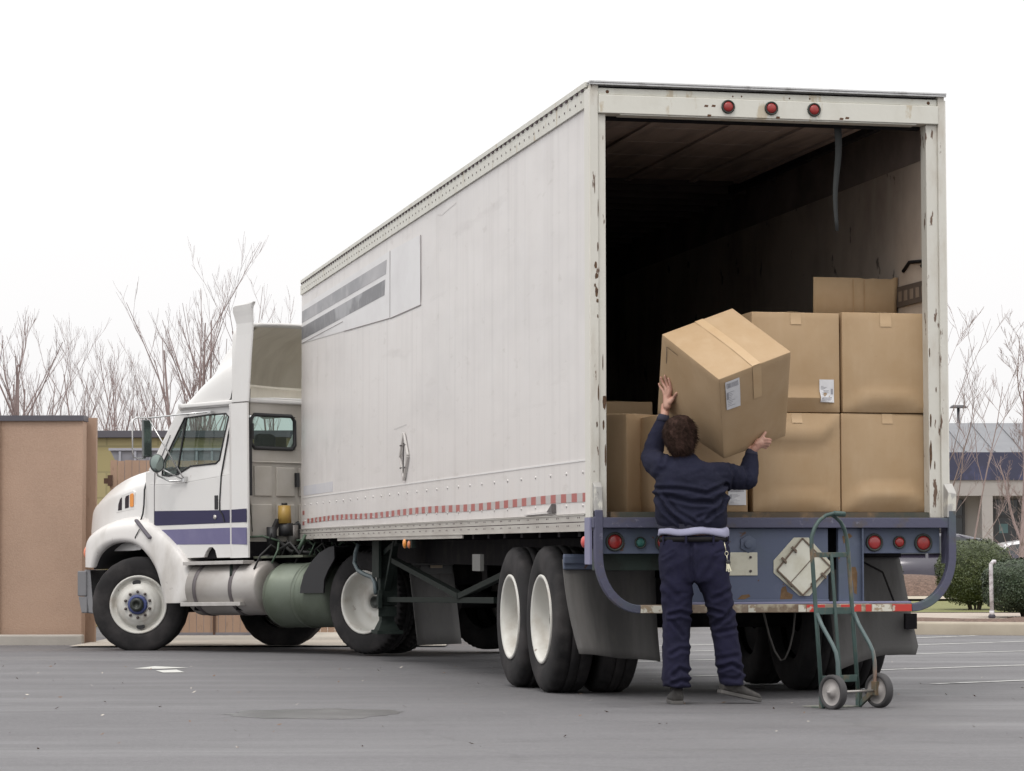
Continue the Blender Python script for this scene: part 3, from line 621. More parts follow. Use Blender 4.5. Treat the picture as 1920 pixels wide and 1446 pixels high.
# grille on the front of the hood (out of view but part of the truck)
b = MB(); b.box(5.275, 5.30, -.42, .42, 1.1, 1.6)
b.build('grille', mat('dark grille', (.06, .06, .065), .4, .3), tr)
# side vents and amber lamp on the left of the hood
b = MB(); V = .905
pl2 = [(4.405, 1.625), (4.385, 1.70), (4.34, 1.80), (4.28, 1.845), (4.05, 1.885), (4.012, 1.86), (4.010, 1.655)]
def slant(a, c, d): return (a, .935-(a-4.2)*.10+d, c)
b.prism(pl2, slant, -.02, .012, 0); vp = b.build('vent_panel', M_cab, tr, bevel=.01)
b = MB(); b.prism([(4.355, 1.655), (4.345, 1.73), (4.31, 1.79), (4.272, 1.81), (4.277, 1.66)], slant, .0125, .016); b.prism([(4.21, 1.675), (4.208, 1.79), (4.19, 1.82), (4.128, 1.832), (4.133, 1.685)], slant, .0125, .016)
b.build('vent_opening', mat('dark purple black', (.02, .012, .018), .8), vp, bevel=.006)
b = MB(); b.prism([(4.105, 1.70), (4.105, 1.825), (4.09, 1.845), (4.045, 1.85), (4.03, 1.83), (4.03, 1.705), (4.045, 1.69), (4.09, 1.688)], slant, .0125, .022)
b.build('side_marker_lamp', M_amb, vp, bevel=.006)
# fenders: shell over the front wheels
def fender(sg):
    # stations: (inner arch u,z), (outer rim u,z), (ridge u,z)
    st = [((4.56, .99), (4.74, 1.00), (4.80, 1.02)), ((4.53, 1.06), (4.745, 1.16), (4.80, 1.18)), ((4.47, 1.14), (4.745, 1.27), (4.81, 1.31)), ((4.38, 1.20), (4.69, 1.355), (4.76, 1.42)), ((4.28, 1.245), (4.52, 1.43), (4.58, 1.51)), ((4.16, 1.27), (4.32, 1.475), (4.35, 1.56)),
          ((4.02, 1.276), (4.10, 1.495), (4.10, 1.60)), ((3.88, 1.262), (3.87, 1.50), (3.86, 1.60)), ((3.78, 1.232), (3.71, 1.50), (3.68, 1.56)), ((3.66, 1.165), (3.54, 1.455), (3.50, 1.47)), ((3.53, 1.05), (3.30, 1.32), (3.27, 1.32)), ((3.44, .93), (3.08, 1.16), (3.06, 1.16)), ((3.39, .80), (2.92, .99), (2.91, .99)), ((3.345, .66), (2.85, .78), (2.84, .78)), ((3.33, .585), (2.88, .60), (2.87, .60)), ((3.32, .565), (2.94, .565), (2.93, .567))]
    b = MB(); rings = []
    for (iu, iz), (ou, oz), (ru, rz) in st:
        mu, mz = iu+(ou-iu)*.35, iz+(oz-iz)*.35
        ring = [(iu, 1.09, iz), (iu, 1.13, iz), (iu+(mu-iu)*.5, 1.165, iz+(mz-iz)*.5), (mu, 1.16, mz), (iu+(ou-iu)*.8, 1.15, iz+(oz-iz)*.8), (ou, 1.11, oz), ((ou+ru)/2, 1.03, (oz+rz)/2+.005), (ru, .90, rz), (ru-.01, .70, rz+.01)]
        rings.append([(p[0], sg*p[1], p[2]) for p in ring])
    b.grid(rings); o = b.build('fender', M_fend, tr, sub=2, solid=.0)
    return o
fe = fender(1); fender(-1)
b = MB()
for sg in (1, -1): b.grid([[(u, sg*v, z) for v in (1.12, .9, .7, .44)] for u, z in ((4.57, .97), (4.54, 1.06), (4.48, 1.14), (4.39, 1.205), (4.28, 1.255), (4.16, 1.28), (4.02, 1.286), (3.87, 1.272), (3.77, 1.242), (3.65, 1.175), (3.52, 1.06), (3.43, .94), (3.38, .80), (3.335, .66), (3.31, .57))])
b.box(3.2, 4.6, .42, .44, .70, 1.5); b.box(3.2, 4.6, -.44, -.42, .7, 1.5)
b.build('wheel_arch_liner', M_blk, tr, solid=.01)
b = MB(); b.tube([(3.80, 1.13, 1.258), (3.77, 1.168, 1.33), (3.70, 1.162, 1.42)], .006, 6); b.tube([(3.81, 1.045, 1.53), (3.787, 1.035, 1.60), (3.782, 1.022, 1.70), (3.784, 1.010, 1.88), (3.776, .985, 1.97), (3.772, .93, 2.045), (3.765, .82, 2.10), (3.76, .60, 2.15)], .010, 6)
b.build('hood_seam', M_seal, hood)
b = MB(); b.bar((3.80, 1.13, 1.53), (3.50, 1.17, 1.31), .05, .035); b.build('hood_latch', mat('grey rubber latch', (.11, .10, .12), .6), tr, bevel=.015)
b = MB(); b.sphere((4.78, 1.02, 1.17), .09, 8, (.5, .9, 1.0)); b.build('turn_signal', mat('pale orange lens', (.75, .25, .15), .3), tr)
b = MB(); b.box(4.6, 4.75, .75, 1.05, 1.02, 1.3); b.build('headlight', mat('headlight glass', (.5, .5, .52), .1, .3), tr)
# front bumper
b = MB()
rings = []
for v in (1.12, 1.05, .85, 0, -.85, -1.05, -1.12):
    uf = 5.10-.28*abs(v)**2*.8-.09*(abs(v) > 1.1); ub = uf-.09
    rings.append([(uf-.02, v, .97), (uf, v, .93), (uf, v, .68), (uf-.03, v, .64), (uf-.06, v, .46), (ub-.06, v, .45), (ub, v, .97)])
b.grid(rings, True, False, True, True)
b.box(4.70, 4.86, 1.06, 1.14, .66, .955); b.hexa([(4.70, 1.06, .46), (4.80, 1.06, .46), (4.80, 1.13, .46), (4.70, 1.13, .46), (4.70, 1.06, .655), (4.86, 1.06, .655), (4.86, 1.13, .655), (4.70, 1.13, .655)])
b.build('bumper', M_bump, tr, bevel=.012)
# cab sides with window openings
Wn = [(3.43, 2.035), (3.41, 2.18), (3.25, 2.42), (3.075, 2.675), (2.70, 2.69), (2.375, 2.69), (2.325, 2.65), (2.39, 2.40), (2.45, 2.17), (2.51, 2.132), (2.94, 2.118), (3.16, 2.035), (3.32, 2.022)]
On = [(3.66, 1.93), (3.64, 2.11), (3.44, 2.40), (3.14, 2.765), (2.70, 2.79), (2.25, 2.79), (2.20, 2.72), (2.20, 2.4), (2.20, 2.16), (2.20, 2.0), (2.94, 1.94), (3.16, 1.925), (3.32, 1.92)]
lower = [(3.66, 1.93), (3.32, 1.92), (3.16, 1.925), (2.94, 1.94), (2.20, 2.0), (2.20, 1.065), (2.49, 1.065), (2.52, 1.15), (2.56, 1.185), (2.62, 1.185), (2.67, 1.14), (2.71, 1.075), (3.03, 1.07), (3.27, 1.225), (3.42, 1.37), (3.56, 1.47), (3.66, 1.50)]
def crown(z): return 1.055-.06*max(0, (z-1.9))**1.6
for sg in (1, -1):
    b = MB()
    for th in (0,):
        o1 = [(u, sg*crown(z), z) for u, z in On]; i1 = [(u, sg*(crown(z)-.012), z) for u, z in Wn]; i2 = [(u, sg*(crown(z)-.05), z) for u, z in Wn]; o2 = [(u, sg*(crown(z)-.05), z) for u, z in On]
        b.grid([o2, o1, i1, i2], True, False)
    b.prism(lower, cabx, sg*1.055, sg*1.0)
    cs = b.build('cab_side', M_cab, tr, bevel=.006)
    b = MB(); ins = [(u, sg*(crown(z)-.03), z) for u, z in Wn]; ctr = (2.85, sg*(crown(2.35)-.03), 2.35); b.add([ctr]+ins, [(0, 1+i, 1+(i+1) % len(ins)) for i in range(len(ins))])
    b.build('side_window', M_gl, tr)
    b = MB(); b.tube([(u, sg*(crown(z)-.008), z) for u, z in Wn]+[(Wn[0][0], sg*(crown(Wn[0][1])-.008), Wn[0][1])], .010, 6); b.bar((3.062, sg*crown(2.67)-.02*sg, 2.67), (3.18, sg*crown(2.05)-.02*sg, 2.04), .022, .015)
    b.build('window_seal', M_seal, tr)
    b = MB(); b.prism([(3.555, 1.455), (3.56, 1.625), (2.47, 1.602), (2.205, 1.60), (2.205, 1.455)], cabx, sg*1.0555, sg*1.058); b.build('dark_stripe', M_nvy, cs)
    b = MB(); b.prism([(3.27, 1.232), (3.455, 1.405), (2.205, 1.40), (2.205, 1.215)], cabx, sg*1.0555, sg*1.058); b.build('light_stripe', M_lvs, cs)
    b = MB()   # door shut lines: front, rear, bottom
    for p, q in zip([(3.56, 1.47), (3.555, 1.95), (3.55, 2.06)], [(3.555, 1.95), (3.55, 2.06), (3.30, 2.49)]): b.bar((p[0], sg*(crown(p[1])+.002), p[1]), (q[0], sg*(crown(q[1])+.002), q[1]), .006, .006)
    b.build('door_gap', mat('shadowed panel gap', (.12, .11, .12), .7), cs)
    b = MB()
    for p, q in zip([(2.26, 2.62), (2.30, 2.45), (2.40, 2.0), (2.43, 1.7), (2.43, 1.60), (2.38, 1.55)], [(2.30, 2.45), (2.40, 2.0), (2.43, 1.7), (2.43, 1.60), (2.38, 1.55), (2.35, 1.47)]): b.bar((p[0], sg*(crown(p[1])+.004), p[1]), (q[0], sg*(crown(q[1])+.004), q[1]), .016, .012)
    b.build('door_gap', M_seal, cs)
    b = MB(); b.box(2.46, 2.52, sg*1.05, sg*1.062, 1.61, 1.77) if sg > 0 else b.box(2.46, 2.52, -1.062, -1.05, 1.61, 1.77); b.build('door_handle', M_blk, cs, bevel=.01)
    b = MB(); b.cyl((2.51, sg*1.056, 1.525), (2.51, sg*1.066, 1.525), .025, 12); b.build('door_lock', M_riv, cs)
# roof, windscreen, firewall
b = MB(); rings = []
for u, zt, vs in ((3.50, 2.77, .62), (3.30, 2.80, .90), (3.14, 2.81, 1.0), (2.7, 2.825, 1.02), (2.1, 2.825, 1.02)):
    h = [(vs, 2.765 if u < 3.4 else 2.755), (vs-.01, zt-.03), (vs-.08, zt), (vs*.5, zt+.02), (0, zt+.025)]
    rings.append([(u, v, z) for v, z in h]+[(u, -v, z) for v, z in h[::-1][1:]])
b.grid(rings, capa=False); b.build('roof', M_cab, tr, solid=.03, label='white cab roof')
b = MB(); b.grid([[(2.06+t*1.07, sg_*(1.035), z) for t in (0, .5, .92, 1.0)] for z in (2.785, 2.80, 2.815, 2.835) for sg_ in (1,)][:4]); b.build('drip_rail', M_cab, tr, solid=.02)
b = MB(); pts = []
for zz, t in ((2.10, 0), (2.76, 1)):
    pts.append([(lambda vv: ((3.78-.10*vv*vv/1.0)*(1-t)+(3.50-.34*vv*vv)*t, vv, zz))(v) for v in [-1.0+.1*i for i in range(21)]])
b.grid(pts); b.build('windscreen', M_gl, tr)
b = MB(); b.grid([[(3.66, 1.02, 2.08), (3.14, .98, 2.76)], [(3.62, 1.05, 2.08), (3.12, 1.0, 2.77)]], smooth=False); b.bar((3.66, 1.0, 2.08), (3.16, .97, 2.77), .07); b.bar((3.66, -1.0, 2.08), (3.16, -.97, 2.77), .07)
b.box(3.60, 3.78, -1.0, 1.0, 1.2, 2.09)
b.build('cowl', M_cab, tr, bevel=.01)
# back wall with two windows, pressed panels
b = MB(); Ub = 2.05
def bw(v0, v1, z0, z1, u0=Ub, u1=Ub+.03, mi=0): b.box(u0, u1, v0, v1, z0, z1, mi)
bw(-1.02, 1.02, 1.24, 2.28); bw(-1.02, 1.02, 2.66, 2.80); bw(.95, 1.02, 2.281, 2.659); bw(-1.02, -.95, 2.281, 2.659); bw(-.24, .24, 2.281, 2.659)
bk = b.build('back_wall', M_back, tr)
for sg in (1, -1):
    rr = [(.30, 2.29), (.26, 2.33), (.26, 2.61), (.31, 2.665), (.88, 2.665), (.935, 2.61), (.935, 2.35), (.88, 2.29)]
    b = MB(); b.tube([(Ub-.01, sg*v, z) for v, z in rr+rr[:1]], .022, 8); f_ = b.build('rear_window', M_seal, tr)
    b = MB(); b.add([(Ub+.01, sg*v, z) for v, z in rr], [tuple(range(8))]); b.build('glass', M_gl, f_)
b = MB(); b.box(Ub-.03, Ub+.02, -1.03, 1.03, 2.80, 2.85); b.build('back_trim', M_cab, tr, bevel=.015)
b = MB()
for v0, v1, z0, z1 in ((.62, .89, 1.75, 2.09), (.27, .55, 1.75, 2.08), (.27, .55, 1.30, 1.66), (.62, .93, 1.30, 1.66), (-.1, .2, 1.75, 2.08), (-.1, .2, 1.3, 1.66)):
    b.box(Ub-.018, Ub-.0005, v0, v1, z0, z1)
b.box(Ub-.022, Ub-.0005, -.95, .98, 2.125, 2.145)
b.build('pressed_panel', M_back, bk, bevel=.014)
b = MB(); b.box(Ub-.05, Ub-.001, .225, .27, 1.86, 2.02); b.cyl((Ub-.02, .93, 2.42), (Ub-.03, 1.0, 2.44), .03, 8); b.box(Ub-.10, Ub+.0, .97, 1.03, 2.38, 2.56); b.build('bracket', M_blk, bk)
# side extender panels with the tall flared upper part
for sg in (1, -1):
    b = MB()
    for (z0, z1, um) in ((1.06, 2.79, 2.245),):
        rings = []
        for z in (1.06, 1.455, 1.61, 2.0, 2.5, 2.79):
            uf = 2.30 if z < 1.5 else 2.245; uf = 2.24
            vo = 1.085
            rings.append([(2.26 if z > 2 else 2.26, sg*(vo-.025), z), (2.20, sg*vo, z), (2.0, sg*vo, z), (1.945, sg*(vo-.008), z), (1.94, sg*(vo-.03), z), (1.965, sg*(vo-.045), z)])
        b.grid(rings, smooth=False)
    ex = b.build('side_extender', M_cab, tr, solid=.0, bevel=.0)
    b = MB(); rings = []
    for z, uf, ur, fl in ((2.80, 2.225, 1.925, 0), (3.0, 2.205, 1.91, 0), (3.3, 2.17, 1.88, 0), (3.55, 2.135, 1.85, 0), (3.68, 2.13, 1.84, .005), (3.76, 2.15, 1.83, .02), (3.82, 2.165, 1.82, .035), (3.865, 2.155, 1.80, .045), (3.885, 2.10, 1.775, .05), (3.893, 1.98, 1.77, .05)):
        v = 1.075+fl*.7
        rings.append([(uf, sg*(v-.06), z), (uf-.02, sg*v, z), (ur+.08, sg*(v+.005), z), (ur+.01, sg*(v+fl*.2), z+fl*.35), (ur, sg*(v-.02), z+fl*.35), (ur+.05, sg*(v-.06), z)])
    b.grid(rings, smooth=False, capa=True, capb=True); b.build('fairing_edge', M_cab, tr, bevel=.012, seg=3)
    b = MB(); b.prism([(2.205, 1.60), (2.205, 1.455), (1.955, 1.455), (1.955, 1.605)], cabx, sg*1.086, sg*1.0885); b.build('dark_stripe', M_nvy, ex)
    b = MB(); b.prism([(2.205, 1.40), (2.205, 1.215), (1.955, 1.205), (1.955, 1.395)], cabx, sg*1.086, sg*1.0885); b.build('light_stripe', M_lvs, ex)
    b = MB(); b.box(1.95, 1.99, min(sg*1.0, sg*1.05), max(sg*1.0, sg*1.05), 1.75, 2.62); b.build('extender_shade_strip', M_blk, ex)  # black strip painted in for the shade inside the extender recess
# roof fairing shell
b = MB(); rings = []
FS = [(2.21, [(1.05, 2.80), (1.05, 3.10), (1.02, 3.24), (.95, 3.30), (.86, 3.34), (.80, 3.45), (.76, 3.60), (.66, 3.70), (.35, 3.725), (0, 3.73)]),
      (2.45, [(1.04, 2.80), (1.04, 3.06), (1.0, 3.19), (.93, 3.25), (.84, 3.29), (.77, 3.40), (.72, 3.58), (.61, 3.68), (.32, 3.715), (0, 3.72)]),
      (2.68, [(1.02, 2.80), (1.02, 2.98), (.98, 3.09), (.91, 3.155), (.81, 3.20), (.74, 3.30), (.68, 3.48), (.57, 3.585), (.3, 3.63), (0, 3.64)]),
      (2.90, [(1.0, 2.80), (1.0, 2.90), (.95, 2.99), (.88, 3.045), (.78, 3.09), (.70, 3.17), (.63, 3.31), (.53, 3.405), (.28, 3.46), (0, 3.475)]),
      (3.08, [(.97, 2.80), (.97, 2.83), (.92, 2.885), (.84, 2.935), (.74, 2.98), (.66, 3.04), (.58, 3.14), (.48, 3.21), (.25, 3.27), (0, 3.285)]),
      (3.28, [(.90, 2.80), (.90, 2.81), (.85, 2.83), (.77, 2.85), (.68, 2.875), (.60, 2.91), (.52, 2.96), (.42, 3.0), (.22, 3.04), (0, 3.05)]),
      (3.48, [(.72, 2.79), (.72, 2.795), (.68, 2.80), (.62, 2.805), (.55, 2.81), (.48, 2.82), (.42, 2.835), (.34, 2.85), (.18, 2.865), (0, 2.87)])]
for u, h in FS: rings.append([(u, v, z) for v, z in h]+[(u, -v, z) for v, z in h[::-1][1:]])
b.grid(rings); fa = b.build('roof_fairing', M_cab, tr, sub=1)
q = [(1.045, 2.80), (1.045, 3.25), (1.04, 3.55), (1.0, 3.64), (.93, 3.69), (.80, 3.705), (.35, 3.725), (0, 3.73)]; q = q+[(-v, z) for v, z in q[::-1][1:]]
b = MB(); b.grid([[(2.22, v, z) for v, z in q], [(2.00, v, z) for v, z in q], [(1.99, v*.965, 2.8+(z-2.8)*.965) for v, z in q], [(2.20, v*.96, 2.8+(z-2.8)*.96) for v, z in q]]); b.build('fairing_rim', M_cab, tr)
b = MB(); b.grid([[(2.195, v*.962, 2.8+(z-2.8)*.962) for v, z in q], [(2.36, v*.80, 2.8+(z-2.8)*.90) for v, z in q], [(2.6, v*.68, 2.8+(z-2.8)*.84) for v, z in q], [(2.9, v*.50, 2.8+(z-2.8)*.60) for v, z in q], [(3.05, v*.2, 2.85) for v, z in q]]); b.build('fairing_lining', M_fin, tr)
b = MB()
b.grid([[(2.12, v, 2.99-.03*(1-abs(v))), (2.12, v, 3.012-.03*(1-abs(v)))] for v in [1.0-.1*i for i in range(21)]], smooth=False)
b.add([(2.16, -1.0, 2.80), (2.16, 1.0, 2.80), (2.16, 1.0, 3.0), (2.16, -1.0, 3.0)], [(0, 1, 2, 3)])
b.build('fairing_flange', M_fin, tr, solid=.01)
# interior: floor, seats, steering wheel, dash
b = MB(); b.box(2.1, 3.6, -.98, .98, 1.25, 1.3); b.box(3.25, 3.6, -.98, .98, 1.8, 2.08); b.build('dashboard', M_int, tr, bevel=.03)
for v in (.5, -.5):
    b = MB(); b.box(2.2, 2.38, v-.25, v+.25, 1.75, 2.30); b.box(2.22, 2.34, v-.14, v+.14, 2.28, 2.47); b.box(2.3, 2.75, v-.25, v+.25, 1.62, 1.8); b.build('seat', M_int, tr, bevel=.05)
b = MB(); cc = Vector((2.98, .5, 2.1)); n1 = Vector((.45, 0, .9)).normalized(); e1 = Vector((0, 1, 0)); e2 = n1.cross(e1)
b.tube([cc+(e1*cos(t)+e2*sin(t))*.23 for t in [2*pi*i/24 for i in range(25)]], .016, 6); b.bar(cc, cc+Vector((.25, 0, -.3)), .05); b.bar(cc-e1*.22, cc+e1*.22, .03, .015); b.build('steering_wheel', M_blk, tr)
b = MB(); b.add([(3.3, -.8, 2.52), (3.3, -.35, 2.52), (3.3, -.35, 2.3), (3.3, -.8, 2.3)], [(0, 1, 2, 3)]); b.build('sun_visor', mat('olive visor', (.16, .16, .09), .8), tr, solid=.01)
# mirrors
b = MB(); b.box(3.265, 3.295, 1.335, 1.465, 2.225, 2.655, 0)
ml = b.build('mirror', mat('mirror housing', (.20, .21, .21), .3, .6), tr, bevel=.01)
b = MB(); b.box(3.258, 3.2645, 1.345, 1.455, 2.24, 2.64); b.build('mirror_glass', mat('mirror glass', (.20, .24, .225), .08, .8), ml)  # dark green-grey colour stands in for the dark reflection in the glass
b = MB()
b.tube([(3.28, 1.40, 2.655), (3.28, 1.42, 2.675), (3.28, 1.54, 2.675), (3.28, 1.60, 2.65), (3.28, 1.61, 2.6), (3.28, 1.61, 2.28), (3.28, 1.59, 2.22), (3.28, 1.48, 2.205), (3.28, 1.42, 2.22)], .009, 8)
b.tube([(3.28, 1.38, 2.672), (2.93, 1.18, 2.705), (2.56, 1.06, 2.72)], .009, 8); b.tube([(3.28, 1.37, 2.68), (3.15, 1.2, 2.70), (3.0, 1.0, 2.72)], .007, 8)
b.tube([(3.27, 1.37, 2.655), (3.0, 1.10, 1.985)], .008, 8); b.tube([(3.20, 1.33, 2.12), (3.02, 1.09, 1.97)], .009, 8)
b.tube([(3.24, 1.36, 2.22), (3.30, 1.22, 2.02), (3.24, 1.09, 1.955), (3.0, 1.08, 1.96)], .011, 8)
b.box(2.98, 3.02, 1.05, 1.10, 1.94, 2.0); b.box(2.55, 2.62, 1.03, 1.08, 2.705, 2.73)
b.build('mirror_arm', M_chr, tr)
b = MB(); b.lathe([(.001, -.015), (.06, -.012), (.098, 0), (.105, .012), (.098, .03), (.05, .05), (.001, .055)], (0, 0, 0), 'x', 24, mi=0)
cvx = b.build('mirror', mat('dark round housing', (.10, .11, .11), .3, .5), tr); cvx.location = (3.15, 1.36, 2.155); cvx.rotation_euler = (0, radians(8), radians(-30)); cvx.scale = (1, .82, 1.05)
b = MB(); b.lathe([(.001, -.022), (.05, -.019), (.09, -.008)], (0, 0, 0), 'x', 24); b.build('mirror_glass', MATS['mirror glass'], cvx)
# right-hand mirror
b = MB(); b.box(3.335, 3.365, -1.56, -1.36, 2.225, 2.655); b.bar((3.35, -1.4, 2.66), (2.9, -1.0, 2.7), .02); b.bar((3.35, -1.4, 2.22), (3.0, -1.05, 2.0), .02); b.build('mirror', MATS['mirror housing'], tr)
b = MB(); b.tube([(2.0, .99, 2.57), (1.99, .985, 2.95)], .004, 5); b.tube([(2.0, .99, 2.57), (2.02, .985, 2.2), (2.02, .985, 1.75), (2.0, .96, 1.35)], .005, 5); b.build('antenna', M_blk, tr)
# steps and tanks
b = MB(); b.box(1.93, 2.94, 1.0, 1.17, .99, 1.03); b.box(1.93, 2.93, 1.05, 1.22, .528, .572); b.build('step', mat('step aluminium', (.52, .50, .48), .5, .3, layers=[((.35, .33, .3), 8, .4, .7, ONE, .6)]), tr, bevel=.004)
def tank(name, u0, u1, v, z, r, mm, bands):
    b = MB(); k = .03
    b.lathe([(.001, u0-.015), (r*.6, u0-.012), (r-k, u0), (r, u0+k), (r, u1-k), (r-k, u1), (r*.6, u1+.012), (.001, u1+.015)], (0, v, z), 'x', 40)
    t = b.build(name, mm, tr); b = MB()
    for u in bands:
        b.lathe([(r+.001, u-.028), (r+.007, u-.026), (r+.007, u+.026), (r+.001, u+.028)], (0, v, z), 'x', 40)
    b.build('strap', mat('strap steel', (.13, .115, .12), .5, .3), t); return t
t1 = tank('fuel_tank', 1.74, 2.90, .90, .72, .30, M_tank, (2.72, 2.12))
b = MB(); b.bar((2.93, .95, .99), (2.80, 1.1, .80), .035); b.bar((2.2, 1.1, .98), (2.13, 1.17, .86), .03); b.build('tank_bracket', M_dkg, t1)
b = MB(); r = .355; zc = .635; v = .84
b.lathe([(.001, .60), (r*.6, .605), (r-.05, .63), (r, .68), (r, 1.52), (r+.008, 1.525), (r+.008, 1.545), (r-.01, 1.55), (r-.014, 1.60), (r-.03, 1.63), (r*.6, 1.645), (.001, 1.65)], (0, v, zc), 'x', 40)
t2 = b.build('fuel_tank', M_tankg, tr, label='green tinged rear tank'); b = MB()
for u in (1.12,): b.lathe([(r+.001, u-.03), (r+.006, u-.028), (r+.006, u+.028), (r+.001, u+.03)], (0, v, zc), 'x', 40)
b.lathe([(r+.001, 1.02), (r+.003, 1.022), (r+.003, 1.03), (r+.001, 1.032)], (0, v, zc), 'x', 40)
b.build('strap', M_tankg, t2)
tank('fuel_tank', 1.74, 2.90, -.90, .72, .30, M_tank, (2.72, 2.12)); tank('fuel_tank', .65, 1.60, -.84, .62, .33, M_tankg, (1.1,))
b = MB(); b.bar((2.80, 1.12, .51), (2.35, .45, .42), .03, .06); b.bar((2.1, 1.12, .51), (1.65, .45, .42), .03, .06); b.box(1.0, 2.85, -.25, .35, .40, .74); b.cyl((.2, 0, .55), (1.6, 0, .62), .07, 10); b.build('underbody', M_dk, tr)
# chassis frame, axles, fifth wheel, engine, deck clutter
b = MB()
for v in (.40, -.40): b.box(-1.0, 5.0, v-.04, v+.04, .72, .98)
b.box(.9, 4.9, -.35, .35, .75, 1.25); b.box(3.2, 4.9, -.45, .45, .7, 1.6)
b.cyl((0, -.9, .553), (0, .9, .553), .09, 12); b.cyl((3.72, -.85, .5), (3.72, .85, .5), .05, 8); b.sphere((0, 0, .553), .22, 8)
b.box(2.05, 3.7, -1.0, 1.0, 1.06, 1.24); b.box(1.4, 2.3, -.9, .38, .62, 1.02)
b.build('chassis', M_dk, tr)
b = MB(); b.box(-.55, .6, -.45, .45, .99, 1.10); b.box(1.2, 2.0, -.5, .95, 1.05, 1.075); b.build('fifth_wheel', mat('dirty deck plate', (.07, .08, .06), .7, layers=[((.14, .15, .11), 5, .5, .6, ONE, .9)]), tr)
b = MB(); arcp = [(.93, .66), (.92, .72), (.87, .85), (.76, .98), (.63, 1.08), (.48, 1.14), (.40, 1.15)]
b.grid([[(u, 1.25, z), (u, .62, z)] for u, z in arcp], smooth=True); b.prism(arcp+[(.40, 1.02), (.50, .90), (.56, .80), (.575, .66)], cabx, 1.235, 1.25)
b.build('quarter_fender', M_blk, tr, solid=.006)
b = MB()   # fuel filter / fluid bottle cluster
b.cyl((1.86, .58, 1.30), (1.86, .58, 1.44), .085, 12, mi=0); b.cyl((1.86, .60, 1.44), (1.86, .60, 1.64), .078, 14, .07, mi=1); b.cyl((1.86, .60, 1.645), (1.86, .60, 1.67), .035, 10, mi=0)
b.cyl((1.84, .50, 1.20), (1.84, .50, 1.42), .07, 12, mi=2); b.cyl((1.92, .74, 1.18), (1.92, .74, 1.40), .06, 12, mi=0); b.tube([(1.88, .42, 1.22), (1.88, .36, 1.28), (1.88, .34, 1.38), (1.88, .38, 1.44), (1.88, .44, 1.40)], .03, 8, mi=0)
b.bar((1.9, .80, 1.25), (1.9, .66, 1.48), .05, mi=0)
b.build('fuel_filter', [M_blk, mat('amber fluid bottle', (.42, .27, .07), .4), mat('dull metal canister', (.25, .24, .23), .4, .5)], tr)
b = MB(); random.seed(3)
for i in range(26):
    p = Vector((random.uniform(.9, 1.9), random.uniform(.2, .95), random.uniform(1.06, 1.25))); d = Vector((random.uniform(-.4, .4), random.uniform(-.3, .3), random.uniform(-.15, .15)))
    b.tube([p, p+d*.5+Vector((0, 0, random.uniform(.02, .12))), p+d, p+d+Vector((.05, .05, -.15))], random.choice((.008, .012, .018)), 6, mi=random.choice((0, 0, 1)))
for k, (y0, mi) in enumerate(((.35, 1), (.20, 0))):
    b.tube([(1.15-.0-.004*i+.05*cos(i*.9)*1, y0+.05*sin(i*.9), 1.33-.007*i) for i in range(50)], .010, 5, mi=mi)
b.tube([(1.95, .45, 1.30), (1.6, .40, 1.20), (1.2, .4, 1.30), (.6, .2, 1.38)], .016, 6, mi=0); b.tube([(1.9, .7, 1.28), (1.6, .75, 1.12), (1.3, .7, 1.1)], .02, 6, mi=0)
b.tube([(1.25, .45, 1.35), (1.24, .46, 1.1)], .012, 6, mi=1)
b.build('air_lines', [mat('black hose', (.02, .02, .02), .6), mat('green hose', (.07, .11, .075), .6)], tr)
# wheels
TR, RR = .552, .325
w = steel_wheel(tr, (0, 0, 0), TR, .28, RR, 'steer', -1, 'y', lug=.0015); w.location = (3.72, 1.17, TR); w.rotation_euler = (0, 0, radians(37))
w = steel_wheel(tr, (0, 0, 0), TR, .28, RR, 'steer', 1, 'y', lug=.0015); w.location = (3.72, -1.17, TR); w.rotation_euler = (0, 0, radians(31))
for sg in (1, -1):
    steel_wheel(tr, (0, sg*1.22, TR), TR, .28, RR, 'dual', -sg, 'y', lug=.012)
    b = MB(); tyre_mesh(b, (0, sg*.90, TR), TR, .28, RR, -sg, axis='y', lug=.012); b.build('inner_tyre', M_tyre, tr)
    b = MB(); b.grid([[(-.70-.02*j, sg*(1.25-.66*i/6), .97-(.97-.10)*j/6+.0) for i in range(7)] for j in range(7)]); b.build('mud_flap', M_rubl, tr, solid=.01)
    b = MB(); b.box(-.76, -.70, min(sg*.62, sg*1.22), max(sg*.62, sg*1.22), .93, 1.04); b.box(-.74, -.70, min(sg*.62, sg*1.1), max(sg*.62, sg*1.1), .84, .929); b.build('flap_hanger', mat('grey steel hanger', (.11, .112, .11), .6), tr, bevel=.006)
    b = MB(); b.box(-.766, -.7605, min(sg*.80, sg*.98), max(sg*.80, sg*.98), .90, .928); b.build('reflector', mat('cream reflector', (.45, .36, .25), .5), tr)
